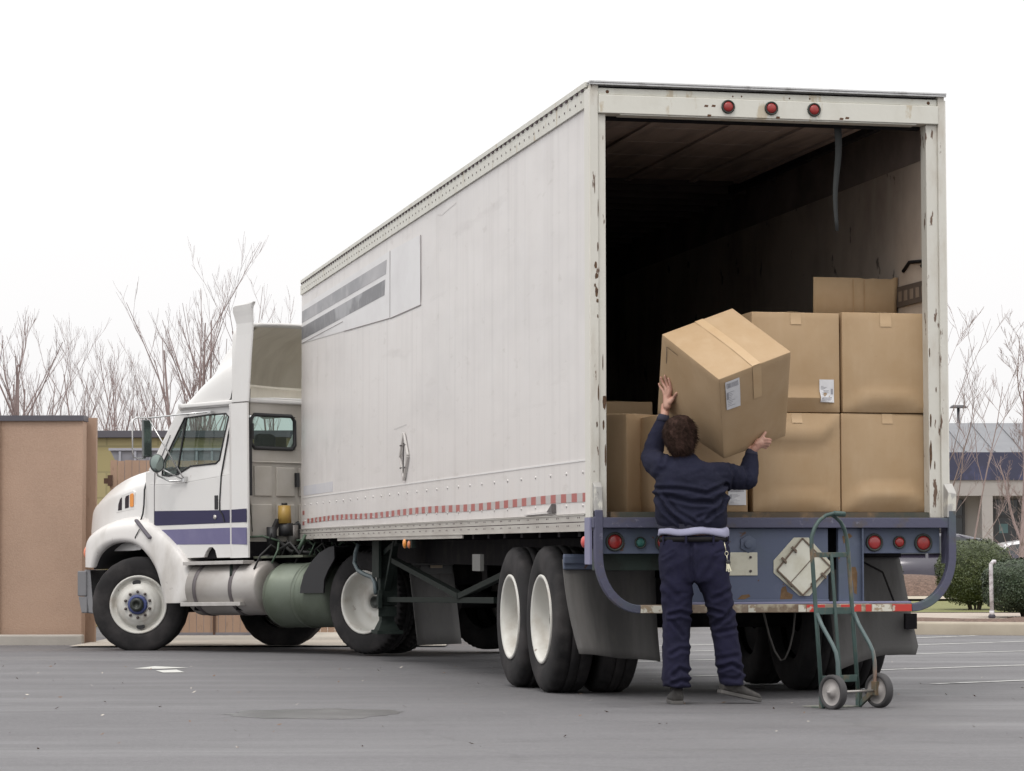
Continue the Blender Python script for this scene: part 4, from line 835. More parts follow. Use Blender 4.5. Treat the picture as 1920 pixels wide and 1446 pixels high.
# ------------------------------------------------------------------ cardboard boxes
M_card = mat('cardboard', (.42, .295, .175), .8, layers=[((.36, .235, .12), 2.5, .4, .7, ONE, .7), ((.30, .19, .10), 30, .68, .74, (1, 1, 2), .35), ((.47, .345, .22), 9, .5, .8, (1, 1, .3), .5)], bump=.25, bscale=4)
M_tape = mat('packing tape', (.49, .345, .20), .4, layers=[((.45, .30, .165), 10, .4, .7, ONE, .7)])
M_lab = mat('shipping label paper', (.66, .66, .68), .55, layers=[((.56, .56, .58), 25, .45, .7, ONE, .6)])
M_prt = mat('grey label print', (.30, .30, .33), .6)
def bil(q, u, v): return (Vector(q[0])*(1-u)+Vector(q[1])*u)*(1-v)+(Vector(q[3])*(1-u)+Vector(q[2])*u)*v
def box_faces(c):   # corners: bottom 0-3 (front-left, front-right, back-right, back-left), top 4-7
    return {'front': (c[0], c[1], c[5], c[4]), 'right': (c[1], c[2], c[6], c[5]), 'back': (c[2], c[3], c[7], c[6]), 'left': (c[3], c[0], c[4], c[7]), 'top': (c[4], c[5], c[6], c[7]), 'bottom': (c[3], c[2], c[1], c[0])}
def trap(u, v, d, w0, h):     # trapezoid flap crease at the bottom edge (v 0..h)
    s = min(u, 1-u)
    lim = h*min(1, s/w0)
    return d*max(0, 1-abs(v-lim)/(.035+.25*h)) if v >= lim else d*(.15+.85*v/max(lim, .001))
def carton(name, c, label, group, bulge=.012, dents=(), n=14, tapes=(), lab=None, seam=True, category='box'):
    if bulge == .012: bulge = .018
    c = [Vector(p) for p in c]; o_ = sum(c, Vector())/8; o_.z = min(p.z for p in c); c = [p-o_ for p in c]
    F = box_faces(c); b = MB()
    def face_pt(f, u, v, extra=0):
        q = F[f]; nrm = (Vector(q[1])-Vector(q[0])).cross(Vector(q[3])-Vector(q[0])).normalized()
        k = bulge*(1-(2*u-1)**2)*(1-(2*v-1)**2)
        if f not in ('top', 'bottom'):
            for df, kind, d, w0, h in dents:
                if df == f:
                    vv = v if kind == 'b' else 1-v
                    k += trap(u, vv, d, w0, h)
        k += .003*noise.noise(Vector((u*4, v*4, len(f)+o_.x*9)))*min(1, 12*min(u, 1-u, v, 1-v))
        return bil(q, u, v)+nrm*(k*min(1, 9*min(u, 1-u))*min(1, 9*min(v, 1-v))+extra)
    for f in F:
        b.grid([[face_pt(f, i/n, j/n) for i in range(n+1)] for j in range(n+1)], smooth=True)
    o = b.build(name, M_card, None, weld=True); o.location = o_
    q = o.modifiers.new('bevel', 'BEVEL'); q.width = .004; q.segments = 2; q.limit_method = 'ANGLE'; q.angle_limit = radians(50)
    tag(o, label, category, group)
    def strip(f, u0, u1, v0, v1, mm, nm, e=.0035, seg=14):
        b = MB(); b.grid([[face_pt(f, u0+(u1-u0)*i/3, v0+(v1-v0)*j/seg, e) for i in range(4)] for j in range(seg+1)]); return b.build(nm, mm, o)
    for f, u0, u1, v0, v1 in tapes: strip(f, u0, u1, v0, v1, M_tape, 'tape')
    if lab:
        for f, u0, u1, v0, v1, fl in lab:
            l_ = strip(f, u0, u1, v0, v1, M_lab, 'shipping_label', .0055)
            b = MB(); rnd = random.Random(int(o_.x*1000))
            def bars(a0, a1, b0, b1): b.add([face_pt(f, u0+(u1-u0)*a, v0+(v1-v0)*c_, .0065) for a, c_ in ((a0, b0), (a1, b0), (a1, b1), (a0, b1))], [(0, 1, 2, 3)])
            x = .08
            top, bot = (.76, .93) if fl else (.08, .24)
            while x < .88:
                w_ = rnd.choice((.012, .02, .03)); bars(x, x+w_, top, bot); x += w_+rnd.choice((.012, .02, .028))
            for i in range(9):
                y_ = .32+i*.047 if not fl else .12+i*.06; bars(.1, .1+rnd.uniform(.15, .6), y_, y_+.016)
            bars(.78 if not fl else .05, .93 if not fl else .18, .36, .6)
            b.build('print', M_prt, l_)
    return o
def abox(x0, x1, y0, y1, z0, z1, rot=0, jit=.004, seed=0):
    rnd = random.Random(seed); cx, cy = (x0+x1)/2, (y0+y1)/2; out = []
    for z in (z0, z1):
        for x, y in ((x0, y0), (x1, y0), (x1, y1), (x0, y1)):
            dx, dy = x-cx, y-cy; r = radians(rot); k = jit if z == z1 else jit*.4
            out.append((cx+dx*cos(r)-dy*sin(r)+rnd.uniform(-k, k), cy+dx*sin(r)+dy*cos(r)+rnd.uniform(-k, k), z+(rnd.uniform(-k, 0) if z == z1 else 0)))
    return out
G = 'cardboard boxes stacked in the trailer'
Z0 = 1.2405
carton('cardboard_box', abox(1.742, 2.358, .13, .72, Z0, 1.895, seed=1), 'cardboard box at the bottom of the right-hand stack, beside the right door post', G, dents=(('front', 'b', .040, .24, .19),), tapes=(('front', .46, .58, .90, 1.0), ('top', .46, .58, 0, 1)))
carton('cardboard_box', abox(1.748, 2.362, .12, .71, 1.900, 2.567, seed=2), 'cardboard box on top of the right-hand stack, under the raised flap', G, dents=(('front', 'b', .028, .27, .16),), tapes=(('front', .43, .56, .86, 1.0), ('top', .43, .56, 0, 1)))
carton('cardboard_box', abox(1.125, 1.728, .12, .70, Z0, 1.893, seed=3), 'cardboard box at the bottom of the middle stack, behind the green hand truck handle', G, dents=(('front', 't', .036, .24, .24), ('front', 'b', .024, .2, .12)), tapes=(('front', .44, .56, .90, 1.0), ('top', .42, .56, 0, 1)))
carton('cardboard_box', abox(1.122, 1.730, .125, .70, 1.898, 2.560, seed=4), 'cardboard box with white shipping label on top of the middle stack', G, dents=(('front', 'b', .034, .24, .15),), tapes=(('front', .44, .56, .88, 1.0), ('top', .44, .56, 0, 1)), lab=(('front', .76, .93, .10, .33, 0),))
carton('cardboard_box', abox(.49, 1.098, .135, .70, Z0, 1.875, rot=-2, seed=5), 'cardboard box with crumpled white label, mostly behind the man in navy', G, dents=(('front', 'b', .01, .2, .12),), tapes=(('front', .45, .55, .8, 1.0),), lab=(('front', .78, .98, .07, .25, 1),))
carton('cardboard_box', abox(.20, .70, .62, 1.12, Z0, 1.90, rot=33, seed=6), 'shaded cardboard box turned at an angle inside the left door post', G, tapes=(('front', .45, .55, .8, 1.0),))
carton('cardboard_box', abox(.22, .86, 1.62, 2.2, Z0, 2.04, seed=7), 'dark cardboard box deep inside, behind the angled box at left', G)
carton('cardboard_box', abox(1.75, 2.36, .735, 1.32, Z0, 1.893, seed=8), 'cardboard box in the second row, at the bottom behind the right-hand stack', G)
ob = carton('cardboard_box', abox(1.755, 2.365, .735, 1.32, 1.898, 2.545, seed=9), 'open cardboard box behind the right-hand stack with one flap standing up', G)
b = MB(); fp = []
for i in range(25):
    t = i/24; ztop = .935+.655*0+.0
    topz = .962 if t < .55 else .958+.006*noise.noise(Vector((t*30, 0, 0)))+(.012 if t > .93 else 0)
    fp.append([(-.302+.604*t, -.288-.004*sin(pi*t), .645), (-.302+.604*t, -.292-.01*sin(pi*t), .8), (-.300+.612*t, -.296, topz)])
b.grid(fp); b.build('flap', M_card, ob, solid=.005)
b = MB()
for x in (-.02, .06): b.box(x, x+.004, -.312, -.3105, .66, .95)
b.build('crease', mat('cardboard crease', (.40, .255, .13), .8), ob)
# the box being lifted
hc = {'TL': (.374, -.367, 2.359), 'TB': (.883, -.231, 2.546), 'TR': (1.115, -.717, 2.233), 'TF': (.601, -.854, 2.044), 'BR': (1.193, -.359, 1.719), 'BF': (.742, -.49, 1.567), 'BL': (.440, -.008, 1.872)}
V_ = {k: Vector(v) for k, v in hc.items()}
BB = V_['BL']+V_['BR']-V_['BF']
held = carton('cardboard_box', [V_['BL'], V_['BF'], V_['BR'], BB, V_['TL'], V_['TF'], V_['TR'], V_['TB']], 'large tilted cardboard box lifted high in the hands of the man in navy', None, bulge=.010,
    dents=(), tapes=(('top', 0, 1, .46, .575), ('right', .46, .58, .62, 1.0)), lab=(('right', .075, .27, .60, .94, 1),))
b = MB(); F_ = None
def hf(u, v, e):
    q = (V_['BL'], V_['BF'], V_['TF'], V_['TL']); n_ = (q[1]-q[0]).cross(q[3]-q[0]).normalized(); return bil(q, u, v)+n_*e-held.location
for u0, u1, v0, v1 in ((.105, .113, .70, .91), (.105, .30, .902, .91)): b.add([hf(u0, v0, .006), hf(u1, v0, .006), hf(u1, v1, .008), hf(u0, v1, .008)], [(0, 1, 2, 3)])
b.build('corner_mark', mat('dark ink', (.05, .04, .035), .7), held)
# ------------------------------------------------------------------ hand truck
E1 = AH*.81+CH*.59
hp = W(1.99, 16.47, gz(16.47))
ht = empty('hand_truck', hp, 'worn green two-wheeled hand truck with curved handle standing behind the trailer', 'hand truck', rz=atan2(E1.y, E1.x))
M_grn = mat('worn green paint', (.034, .062, .056), .5, layers=[((.17, .11, .06), 7, .52, .62, (1, 1, .5), .9), ((.075, .13, .12), 4, .45, .7, ONE, .6)], bump=.1, bscale=60)
M_grn2 = mat('faded teal tube', (.075, .11, .11), .4, .1, layers=[((.30, .15, .09), 4, .55, .66, (1, 1, .4), .9)])
def lean(z): return .085*z/.95
for sx in (-1, 1):
    b = MB(); x = .15*sx
    if sx < 0: path = [(x, .0, .0), (x, lean(.5), .5), (x, lean(.95), .95), (x+.004, lean(1.02), 1.03), (x+.03, .09, 1.09), (x+.07, .09, 1.135), (x+.12, .085, 1.165), (x+.17, .07, 1.178), (x+.235, .04, 1.172)]
    else: path = [(x, .0, .0), (x, lean(.5), .5), (x, lean(.95), .95), (x-.004, lean(1.02), 1.02), (x-.025, .09, 1.08), (x-.055, .09, 1.125), (x-.10, .088, 1.155), (x-.14, .08, 1.17)]
    b.tube(path, [.013]*3+[.0125]*(len(path)-3), 8, flat=1); b.box(x-.014, x+.014, -.014, .016, 0.004, .10)
    if sx < 0: b.tube([path[-2], path[-1]], .0165, 10)
    b.build('frame_rail', M_grn, ht)
b = MB(); b.bar((-.15, lean(.92), .925), (.15, lean(.92), .925), .008, .03); b.bar((-.15, lean(.585), .585), (.15, lean(.585), .585), .012, .042); b.bar((-.15, .012, .175), (.15, .012, .175), .012, .042)
b.build('cross_bar', M_grn, ht, bevel=.002)
b = MB(); b.bar((.0, lean(.92)-.008, .93), (.0, .005, .17), .022, .008); b.build('centre_strap', M_grn, ht)
for sx in (-1, 1):
    x = .152*sx; b = MB()
    b.tube([(x, lean(.56)-.01, .57), (x+.002, .0, .50), (x+.005, -.09, .385), (x+.005, -.118, .34), (x+.005, -.132, .28), (x+.005, -.135, .14), (x+.005, -.135, .10)], .0125, 8)
    b.build('brace_tube', M_grn2, ht)
    b = MB(); b.bar((x+.004, -.14, .115), (x, .0, .012), .02, .032); b.box(x-.01, x+.02, -.155, -.115, .075, .16); b.build('axle_bracket', M_grn, ht, bevel=.003)
b = MB(); b.tube([(-.2, -.135, .105), (.2, -.135, .105)], .0075, 8); b.build('axle', mat('steel axle', (.4, .38, .36), .4, .7), ht)
b = MB(); b.hexa([(-.15, -.01, .002), (.16, -.01, .002), (.12, .23, .002), (-.11, .23, .002), (-.15, -.01, .009), (.16, -.01, .009), (.12, .23, .006), (-.11, .23, .006)]); b.build('nose_plate', mat('scraped nose plate', (.33, .33, .30), .5, .4, layers=[((.12, .16, .13), 7, .5, .6, ONE, .9)]), ht)
for sx in (-1, 1):
    c = (sx*.197, -.135, .105); b = MB()
    b.lathe([(.078, -.002), (.082, -.012), (.098, -.017), (.105, -.010), (.1055, .012), (.102, .030), (.09, .036), (.080, .03)], c, 'x', 32, True, 0, -sx)
    wv = b.build('wheel', mat('black wheel rubber', (.045, .043, .045), .7), ht)
    b = MB(); b.lathe([(.083, -.010), (.079, -.005), (.070, .002), (.045, .002), (.034, -.006), (.032, -.014), (.022, -.018), (.020, -.022), (.010, -.022), (.0085, -.034), (.001, -.036)], c, 'x', 32, True, 0, -sx)
    b.lathe([(.083, .028), (.07, .018), (.045, .018), (.034, .03), (.02, .034), (.001, .034)], c, 'x', 32, True, 0, -sx)
    b.build('hub', mat('grey plastic hub', (.32, .30, .29), .5, layers=[((.2, .19, .18), 12, .5, .7, ONE, .8)]), wv)
# ------------------------------------------------------------------ person
def capsule(b, p, q, r1, r2, n=14, sq=(1, 1)):
    p, q = Vector(p), Vector(q); d = q-p; L = d.length; d.normalize()
    ref = Vector((0, 1, 0)) if abs(d.y) < .9 else Vector((1, 0, 0)); a = (ref-d*ref.dot(d)).normalized(); c = d.cross(a)
    rings = []
    for t in (90, 60, 30, 0): 
        k = radians(t); rr = max(r1*cos(k), .0005); rings.append([p-d*r1*sin(k)+(a*cos(2*pi*i/n)*sq[0]+c*sin(2*pi*i/n)*sq[1])*rr for i in range(n)])
    for t in (0, 30, 60, 90):
        k = radians(t); rr = max(r2*cos(k), .0005); rings.append([q+d*r2*sin(k)+(a*cos(2*pi*i/n)*sq[0]+c*sin(2*pi*i/n)*sq[1])*rr for i in range(n)])
    b.grid(rings, True, True, True, True)
def chain(b, pts, rs, n=14):
    for i in range(len(pts)-1): capsule(b, pts[i], pts[i+1], rs[i], rs[i+1], n)
def loft(b, secs, n=28, e=2.4):
    """secs: (cx, cy, z, half width, half depth)"""
    rings = []
    for cx, cy, z, hw, hd in secs:
        ring = []
        for i in range(n):
            t = 2*pi*i/n; c, s = cos(t), sin(t)
            ring.append((cx+hw*abs(c)**(2/e)*(1 if c > 0 else -1), cy+hd*abs(s)**(2/e)*(1 if s > 0 else -1), z))
        rings.append(ring)
    b.grid(rings, True, True, True, True)
def fuse(b, name, mats, parent, voxel, smooth=4, fn=None, matfn=None):
    o = b.build('tmp', mats, None)
    r = o.modifiers.new('r', 'REMESH'); r.mode = 'VOXEL'; r.voxel_size = voxel
    s = o.modifiers.new('s', 'SMOOTH'); s.iterations = smooth; s.factor = .5
    bpy.context.view_layer.update()
    dg = bpy.context.evaluated_depsgraph_get(); me = bpy.data.meshes.new_from_object(o.evaluated_get(dg)); bpy.data.objects.remove(o)
    me.name = name
    if fn:
        ns = [v.normal.copy() for v in me.vertices]
        for v, n_ in zip(me.vertices, ns): v.co = v.co+n_*fn(v.co, n_)
    if not isinstance(mats, (list, tuple)): mats = [mats]
    me.materials.clear()
    for mm in mats: me.materials.append(mm)
    for p in me.polygons:
        p.use_smooth = True
        if matfn: p.material_index = matfn(p.center)
        else: p.material_index = 0
    oo = bpy.data.objects.new(name, me); COL.objects.link(oo)
    if parent is not None: oo.parent = parent
    return oo
MD = 17.0
man_loc = W(1.14, MD, gz(MD))
M_skin = mat('skin', (.50, .29, .22), .5, layers=[((.55, .25, .19), 12, .45, .7, ONE, .5)], bump=.05)
M_jack = mat('navy sweatshirt cloth', (.012, .013, .026), .95, spec=.2, layers=[((.020, .021, .044), 3, .4, .7, ONE, .8), ((.024, .024, .042), 60, .45, .7, ONE, .5)], bump=.2, bscale=300)
M_trou = mat('navy work trousers cloth', (.013, .013, .030), .95, spec=.2, layers=[((.021, .020, .050), 3, .4, .7, ONE, .8), ((.022, .022, .04), 60, .45, .7, ONE, .5)], bump=.2, bscale=300)
M_hair = mat('dark brown hair', (.026, .014, .010), .85, spec=.15, layers=[((.075, .042, .034), 40, .45, .7, (1, 1, .4), .8)], bump=.5, bscale=120)
M_shirt = mat('pale lilac shirt', (.33, .33, .45), .85)
M_shoe = mat('dark work shoe', (.028, .025, .023), .7, layers=[((.08, .075, .068), 20, .5, .7, ONE, .7)], bump=.2, bscale=80)
# joints, local frame: x right, y away from the camera, z up
HD = (-.088, .02, 1.672)
SHL, ELL, WRL = (-.185, .01, 1.475), (-.255, .215, 1.545), (-.166, .242, 1.825)
SHR, ELR, WRR = (.150, .01, 1.435), (.345, .085, 1.405), (.378, .155, 1.602)
HPL, KNL, ANL = (-.10, 0, .90), (-.112, .02, .50), (-.112, .0, .10)
HPR, KNR, ANR = (.11, 0, .90), (.185, .05, .50), (.232, .06, .115)
b = MB()
b.sphere(HD, .1, 10, (.80, .98, 1.12)); b.sphere((HD[0], .065, 1.61), .06, 8, (.95, 1.0, .9)); b.sphere((HD[0], .125, 1.672), .017, 5, (.8, 1, 1.5)); b.sphere((HD[0], .108, 1.625), .022, 5, (1.1, .6, .5))
for s_ in (-1, 1): b.sphere((HD[0]+s_*.082, .01, 1.66), .026, 5, (.35, .8, 1.25)); b.sphere((HD[0]+s_*.032, .096, 1.69), .014, 5)
chain(b, [(-.083, .03, 1.62), (-.06, .01, 1.50), (-.03, 0, 1.42)], [.062, .062, .09]); loft(b, [(-.01, 0, 1.44, .15, .08), (-.01, 0, 1.35, .17, .11), (-.01, 0, 1.15, .16, .11), (0, 0, .95, .165, .115), (0, 0, .84, .15, .11)])
chain(b, [SHL, ELL, WRL], [.05, .038, .027]); chain(b, [SHR, ELR, WRR], [.05, .038, .027])
chain(b, [HPL, KNL, ANL], [.08, .055, .04]); chain(b, [HPR, KNR, ANR], [.08, .055, .04])
capsule(b, ANL, (-.112, .15, .05), .04, .03); capsule(b, ANR, (.34, .12, .05), .038, .028)
# left hand, flat against the box, fingers up
P0 = Vector(WRL); PC = Vector((-.157, .305, 1.905))
capsule(b, P0, PC+Vector((0, 0, -.025)), .027, .03); 
def hand(wr, kn, fing, th):
    chain(b, [wr, kn['c']], [.026, .030], 12)
    for k in kn['k']: capsule(b, Vector(wr)*.45+Vector(kn['c'])*.55, k, .020, .0115, 10)
    for f in fing: chain(b, f, [.0112, .0098, .0088, .0072][:len(f)], 10)
    chain(b, th, [.017, .0125, .0098], 10)
def px(x, y, d): return Vector(((x-960)/5070*(MD+d)-1.14, d, 1.0019+(1029-y)/5070*(MD+d)-gz(MD)))
def pf(x, y, off=.013): return px(x, y, .289-.005*(x-1238)+.0023*(y-712)-off)
kn = [pf(1244.5, 733, .016), pf(1249, 728, .017), pf(1253.5, 727, .017), pf(1258.5, 730, .016)]
hand(px(1251, 762, .235), {'c': pf(1252, 743, .03), 'k': kn},
     [[kn[0], pf(1240.0, 728), pf(1237.5, 724), pf(1236, 720)], [kn[1], pf(1243.5, 719), pf(1241, 712.5), pf(1239.8, 708)], [kn[2], pf(1250, 717), pf(1248, 709.5), pf(1246.8, 705)], [kn[3], pf(1257, 720), pf(1255, 714), pf(1254, 710)]],
     [px(1256, 755, .22), pf(1264, 746, .018), pf(1269, 738, .014)])
# right hand, under the lower edge, thumb up the face
kn2 = [px(1432, 824, .125), px(1433.5, 829, .135), px(1432.5, 834, .145), px(1429.5, 838, .155)]
hand(px(1414.5, 843, .135), {'c': px(1424, 831, .128), 'k': kn2},
     [[kn2[0], px(1439, 824.5, .14), px(1443.5, 825, .16), px(1446, 826, .18)], [kn2[1], px(1440.5, 830, .15), px(1444, 831, .175), px(1444.5, 831.5, .20)], [kn2[2], px(1438.5, 835, .165), px(1441, 836.5, .19), px(1440.5, 836.5, .215)], [kn2[3], px(1434, 839.5, .175), px(1436, 841, .20), px(1436, 841, .225)]],
     [px(1419, 833, .115), px(1428, 823, .125), px(1435.5, 812, .132)])
person = fuse(b, 'person', [M_skin, mat('black sock', (.015, .015, .017), .9)], None, .0045, 3, None, lambda c: 1 if c.z < .3 else 0)
person.location = man_loc; person.rotation_euler = (0, 0, YAW)
tag(person, 'man seen from behind in navy sweatshirt and navy trousers, lifting a box into the trailer', 'person')
# sweatshirt
def ridge(x): return .5-abs(noise.noise(x))*2
def Z4(*l): return [((1180+a/4.52-1300)/298.2, (1029-680-c/4.52)/298.2+.972) for a, c in l]
def Z5(*l): return [((1180+a/3.807-1300)/298.2, (1029-960-c/3.807)/298.2+.972) for a, c in l]
FJ = [(Z4((810, 1040), (640, 1120), (430, 1080), (240, 1075)), .016, .010), (Z4((825, 1100), (700, 1195), (500, 1190), (290, 1130)), .018, .011), (Z4((235, 1130), (300, 1270), (430, 1385)), .018, .010), (Z4((300, 1150), (390, 1270), (540, 1360)), .012, .009), (Z4((800, 1130), (765, 1240), (640, 1330)), .018, .010), (Z4((700, 1270), (560, 1320)), .010, .009),
      (Z4((870, 1050), (890, 960), (860, 880)), .012, .009), (Z4((1000, 870), (1095, 835)), .010, .007), (Z4((985, 900), (1010, 980), (990, 1050)), .010, .009), (Z4((150, 640), (240, 570)), .010, .008), (Z4((165, 740), (250, 690), (330, 730)), .013, .009), (Z4((190, 560), (290, 520)), .008, .007), (Z4((270, 860), (300, 760)), .009, .010), (Z4((430, 900), (620, 830), (760, 820)), .006, .02)]
FT = [(Z5((425, 230), (430, 420), (465, 560)), .020, .010), (Z5((280, 735), (350, 715), (440, 740)), .018, .009), (Z5((285, 770), (370, 880)), .012, .009), (Z5((515, 690), (650, 725)), .018, .009), (Z5((765, 655), (690, 740), (590, 810)), .018, .010), (Z5((630, 860), (790, 825)), .012, .009), (Z5((290, 1010), (350, 975), (410, 980)), .014, .009), (Z5((300, 1160), (350, 1115), (430, 1150)), .018, .009), (Z5((290, 1220), (360, 1195), (440, 1215)), .016, .008), (Z5((250, 1240), (330, 1262)), .012, .008),
      (Z5((635, 1115), (720, 1085), (812, 1135)), .018, .009), (Z5((610, 1050), (760, 1025)), .010, .010), (Z5((585, 625), (720, 560)), .010, .010), (Z5((800, 1150), (760, 1190), (660, 1180)), .010, .009), (Z5((220, 500), (330, 600)), .008, .012), (Z5((640, 290), (520, 470)), .007, .014), (Z5((225, 330), (300, 285)), .006, .006), (Z5((600, 300), (690, 270)), .006, .006)]
FT = [(a, b*.62, c*1.25) for a, b, c in FT]; FJ = [(a, b*.85, c*1.1) for a, b, c in FJ]
def folds(p, F):
    if p.y > .05: return 0
    t_ = 0
    for pts, A, w_ in F:
        d = 9
        for (ax1, az1), (bx1, bz1) in zip(pts, pts[1:]):
            ux, uz = bx1-ax1, bz1-az1; t = max(0, min(1, ((p.x-ax1)*ux+(p.z-az1)*uz)/(ux*ux+uz*uz))); d = min(d, math.hypot(p.x-ax1-t*ux, p.z-az1-t*uz))
        if d < w_*5: t_ += -A*exp(-(d/w_)**2)+A*.7*exp(-((d-2.1*w_)/(w_*1.0))**2)
    return t_
def wr_j(p, n_):
    q = Vector((p.x*3.2, p.y*3, p.z*9+p.x*3.5)); w_ = .008*ridge(q)*(1 if p.z < 1.36 else .5)
    w_ += .004*ridge(Vector((p.x*9+4, p.y*8, p.z*22)))
    if p.z < 1.135 and abs(p.x) < .3: w_ -= .008*(1.135-p.z)/.03*.5
    return w_+folds(p, FJ)
b = MB()
loft(b, [(-.012, 0, 1.095, .208, .135), (-.012, 0, 1.12, .222, .150), (-.014, 0, 1.17, .232, .158), (-.014, 0, 1.28, .226, .155), (-.018, .0, 1.36, .222, .150), (-.024, .0, 1.42, .212, .140), (-.03, .0, 1.47, .185, .120), (-.042, .0, 1.51, .130, .095), (-.055, .005, 1.54, .082, .078), (-.06, .01, 1.562, .068, .070)])
chain(b, [(-.13, 0, 1.46), SHL, (-.235, .13, 1.515), ELL, (-.215, .230, 1.68), (-.175, .240, 1.795)], [.085, .088, .080, .068, .060, .040])
chain(b, [(.09, 0, 1.43), SHR, (.25, .05, 1.425), ELR, (.366, .12, 1.50), (.378, .148, 1.572)], [.080, .084, .078, .068, .058, .040])
jk = fuse(b, 'sweatshirt', M_jack, person, .009, 6, wr_j)
b = MB()
def ringband(secs): 
    b.grid([[(cx+hw*cos(2*pi*i/32), cy+hd*sin(2*pi*i/32), z+dz*sin(2*pi*i/32*3+1)) for i in range(32)] for cx, cy, z, hw, hd, dz in secs], True)
for (A_, B_, r) in (((-.1795, .2385, 1.780), (-.169, .2415, 1.822), .041), ((.3775, .145, 1.560), (.3785, .152, 1.592), .040)):
    d_ = (Vector(B_)-Vector(A_)); b.tube([Vector(A_), Vector(A_)+d_*.5, Vector(B_)], [r+.002, r, r-.006], 20)
b.build('cuff', mat('navy ribbed cuff', (.03, .03, .05), .9, bump=.3, bscale=200), jk)
b = MB(); ringband([(-.06, .01, 1.545, .076, .078, 0), (-.063, .012, 1.572, .066, .070, 0), (-.064, .012, 1.574, .060, .064, 0)]); b.build('collar', MATS['navy ribbed cuff'], jk)
b = MB(); ringband([(-.012, 0, 1.086, .205, .136, 0), (-.012, 0, 1.10, .215, .146, 0), (-.012, 0, 1.125, .216, .147, 0)]); b.build('hem_band', MATS['navy ribbed cuff'], jk)
# shirt tail below the sweatshirt
b = MB()
sec = []
for z, g in ((1.10, .0), (1.090, .008), (1.078, .012), (1.066, .012), (1.056, .008)):
    sec.append([(-.004+(.208+g+.004*sin(9*t+z*60))*cos(t), (.142+g+.004*sin(7*t))*sin(t), z+.006*sin(5*t+2)-(.028*max(0, cos(t))**6 if z < 1.07 else 0)+.0) for t in [2*pi*i/48 for i in range(48)]])
b.grid(sec, True); b.build('shirt', M_shirt, person, solid=.003)
# trousers
def wr_t(p, n_):
    x = p.x-(.0 if p.z > .7 else (.21 if p.x > .02 else -.11))
    s_ = 1 if p.x > .02 else -1
    w_ = .006*ridge(Vector((x*4, p.y*4, p.z*8+s_*x*6+s_*5)))-.003
    kz = exp(-((p.z-.53)/.10)**2)+.9*exp(-((p.z-.17)/.07)**2)
    w_ += .003*kz*ridge(Vector((x*5+s_*2, p.y*5, p.z*19+x*8*s_)))
    w_ += .004*ridge(Vector((x*12, p.y*10, p.z*14+7)))+folds(p, FT)
    return w_
b = MB()
loft(b, [(0, 0, 1.055, .205, .132), (0, 0, 1.00, .217, .142), (.002, -.005, .93, .226, .150), (.004, -.005, .86, .226, .148), (.006, 0, .79, .222, .14), (.006, 0, .76, .20, .125)])
loft(b, [(-.108, 0, .86, .110, .135), (-.108, 0, .74, .107, .125), (-.108, .01, .62, .097, .113), (-.110, .02, .50, .090, .10), (-.114, .015, .38, .088, .095), (-.116, .01, .25, .090, .096), (-.116, .005, .15, .091, .098), (-.114, .0, .105, .085, .09)])
loft(b, [(.115, 0, .86, .106, .135), (.132, .005, .74, .101, .122), (.158, .02, .62, .091, .110), (.184, .04, .50, .086, .098), (.204, .045, .38, .084, .095), (.222, .05, .25, .085, .095), (.236, .055, .17, .082, .092), (.242, .055, .115, .078, .09)])
fuse(b, 'trousers', M_trou, person, .009, 5, wr_t)
b = MB()
b.grid([[((.2075+g)*cos(t), (.1375+g)*sin(t), z) for t in [2*pi*i/40 for i in range(40)]] for z, g in ((1.014, .006), (1.014, .012), (1.044, .010), (1.044, .0))], True); bl = b.build('belt', mat('dark belt', (.010, .009, .010), .7, spec=.2), person)
b = MB()
for t in (-105, -60, -20, -150, 40, 140):
    k = radians(t); b.bar((.227*cos(k), .157*sin(k), 1.0), (.227*cos(k), .157*sin(k), 1.05), .014, .005, up=(cos(k), sin(k), 0))
b.build('belt_loop', M_trou, bl)
# keys on a clip
b = MB(); kx, ky = .188, -.098
b.tube([(kx-.005, ky, 1.01), (kx+.005, ky-.01, .955)], .003, 5, mi=0); b.tube([(kx+.008+.010*cos(t), ky-.012, .94+.013*sin(t)) for t in [2*pi*i/12 for i in range(13)]], .0022, 5, mi=0)
b.tube([(kx+.009, ky-.013, .927), (kx+.012, ky-.015, .90)], .003, 5, mi=0); b.sphere((kx+.017, ky-.017, .885), .016, 5, (1, .4, 1), mi=1)
for dx, ln in ((-.004, .05), (.010, .055), (.022, .05), (.0, .035)): b.bar((kx+.012+dx*.3, ky-.02, .88), (kx+.012+dx, ky-.021-dx*.2, .88-ln), .008, .002, up=(0, 1, 0), mi=0)
b.build('key_ring', [mat('key metal', (.70, .66, .50), .3, .6), M_blk], bl)
# shoes
def shoe(c, d, lift, nm='shoe'):
    c = Vector(c); d = Vector(d).normalized(); s_ = Vector((d.y, -d.x, 0)).normalized() if abs(d.z) < .9 else Vector((1, 0, 0)); up = s_.cross(d).normalized()
    b = MB(); prof = [(-.075, .030, .055), (-.065, .038, .085), (-.03, .040, .095), (.02, .040, .088), (.07, .043, .062), (.13, .047, .048), (.18, .042, .040), (.21, .025, .028)]
    rings = []
    for t, hw, h in prof:
        rings.append([c+d*t+s_*(hw*x)+up*(h*z) for x, z in ((-.95, .0), (-1.02, .25), (-.95, .6), (-.6, .92), (0, 1.0), (.6, .92), (.95, .6), (1.02, .25), (.95, .0), (0, 0))])
    b.grid(rings, True, True, True, True); o = b.build(nm, M_shoe, person, sub=1)
    b = MB(); rings = []
    for t, hw, h in prof: rings.append([c+d*t+s_*(hw*x*1.06)+up*z for x, z in ((-1, -.016), (-1, .006), (1, .006), (1, -.016))])
    b.grid(rings, True, False, True, True); b.build('sole', mat('grey brown sole', (.10, .095, .09), .8), o, bevel=.003)
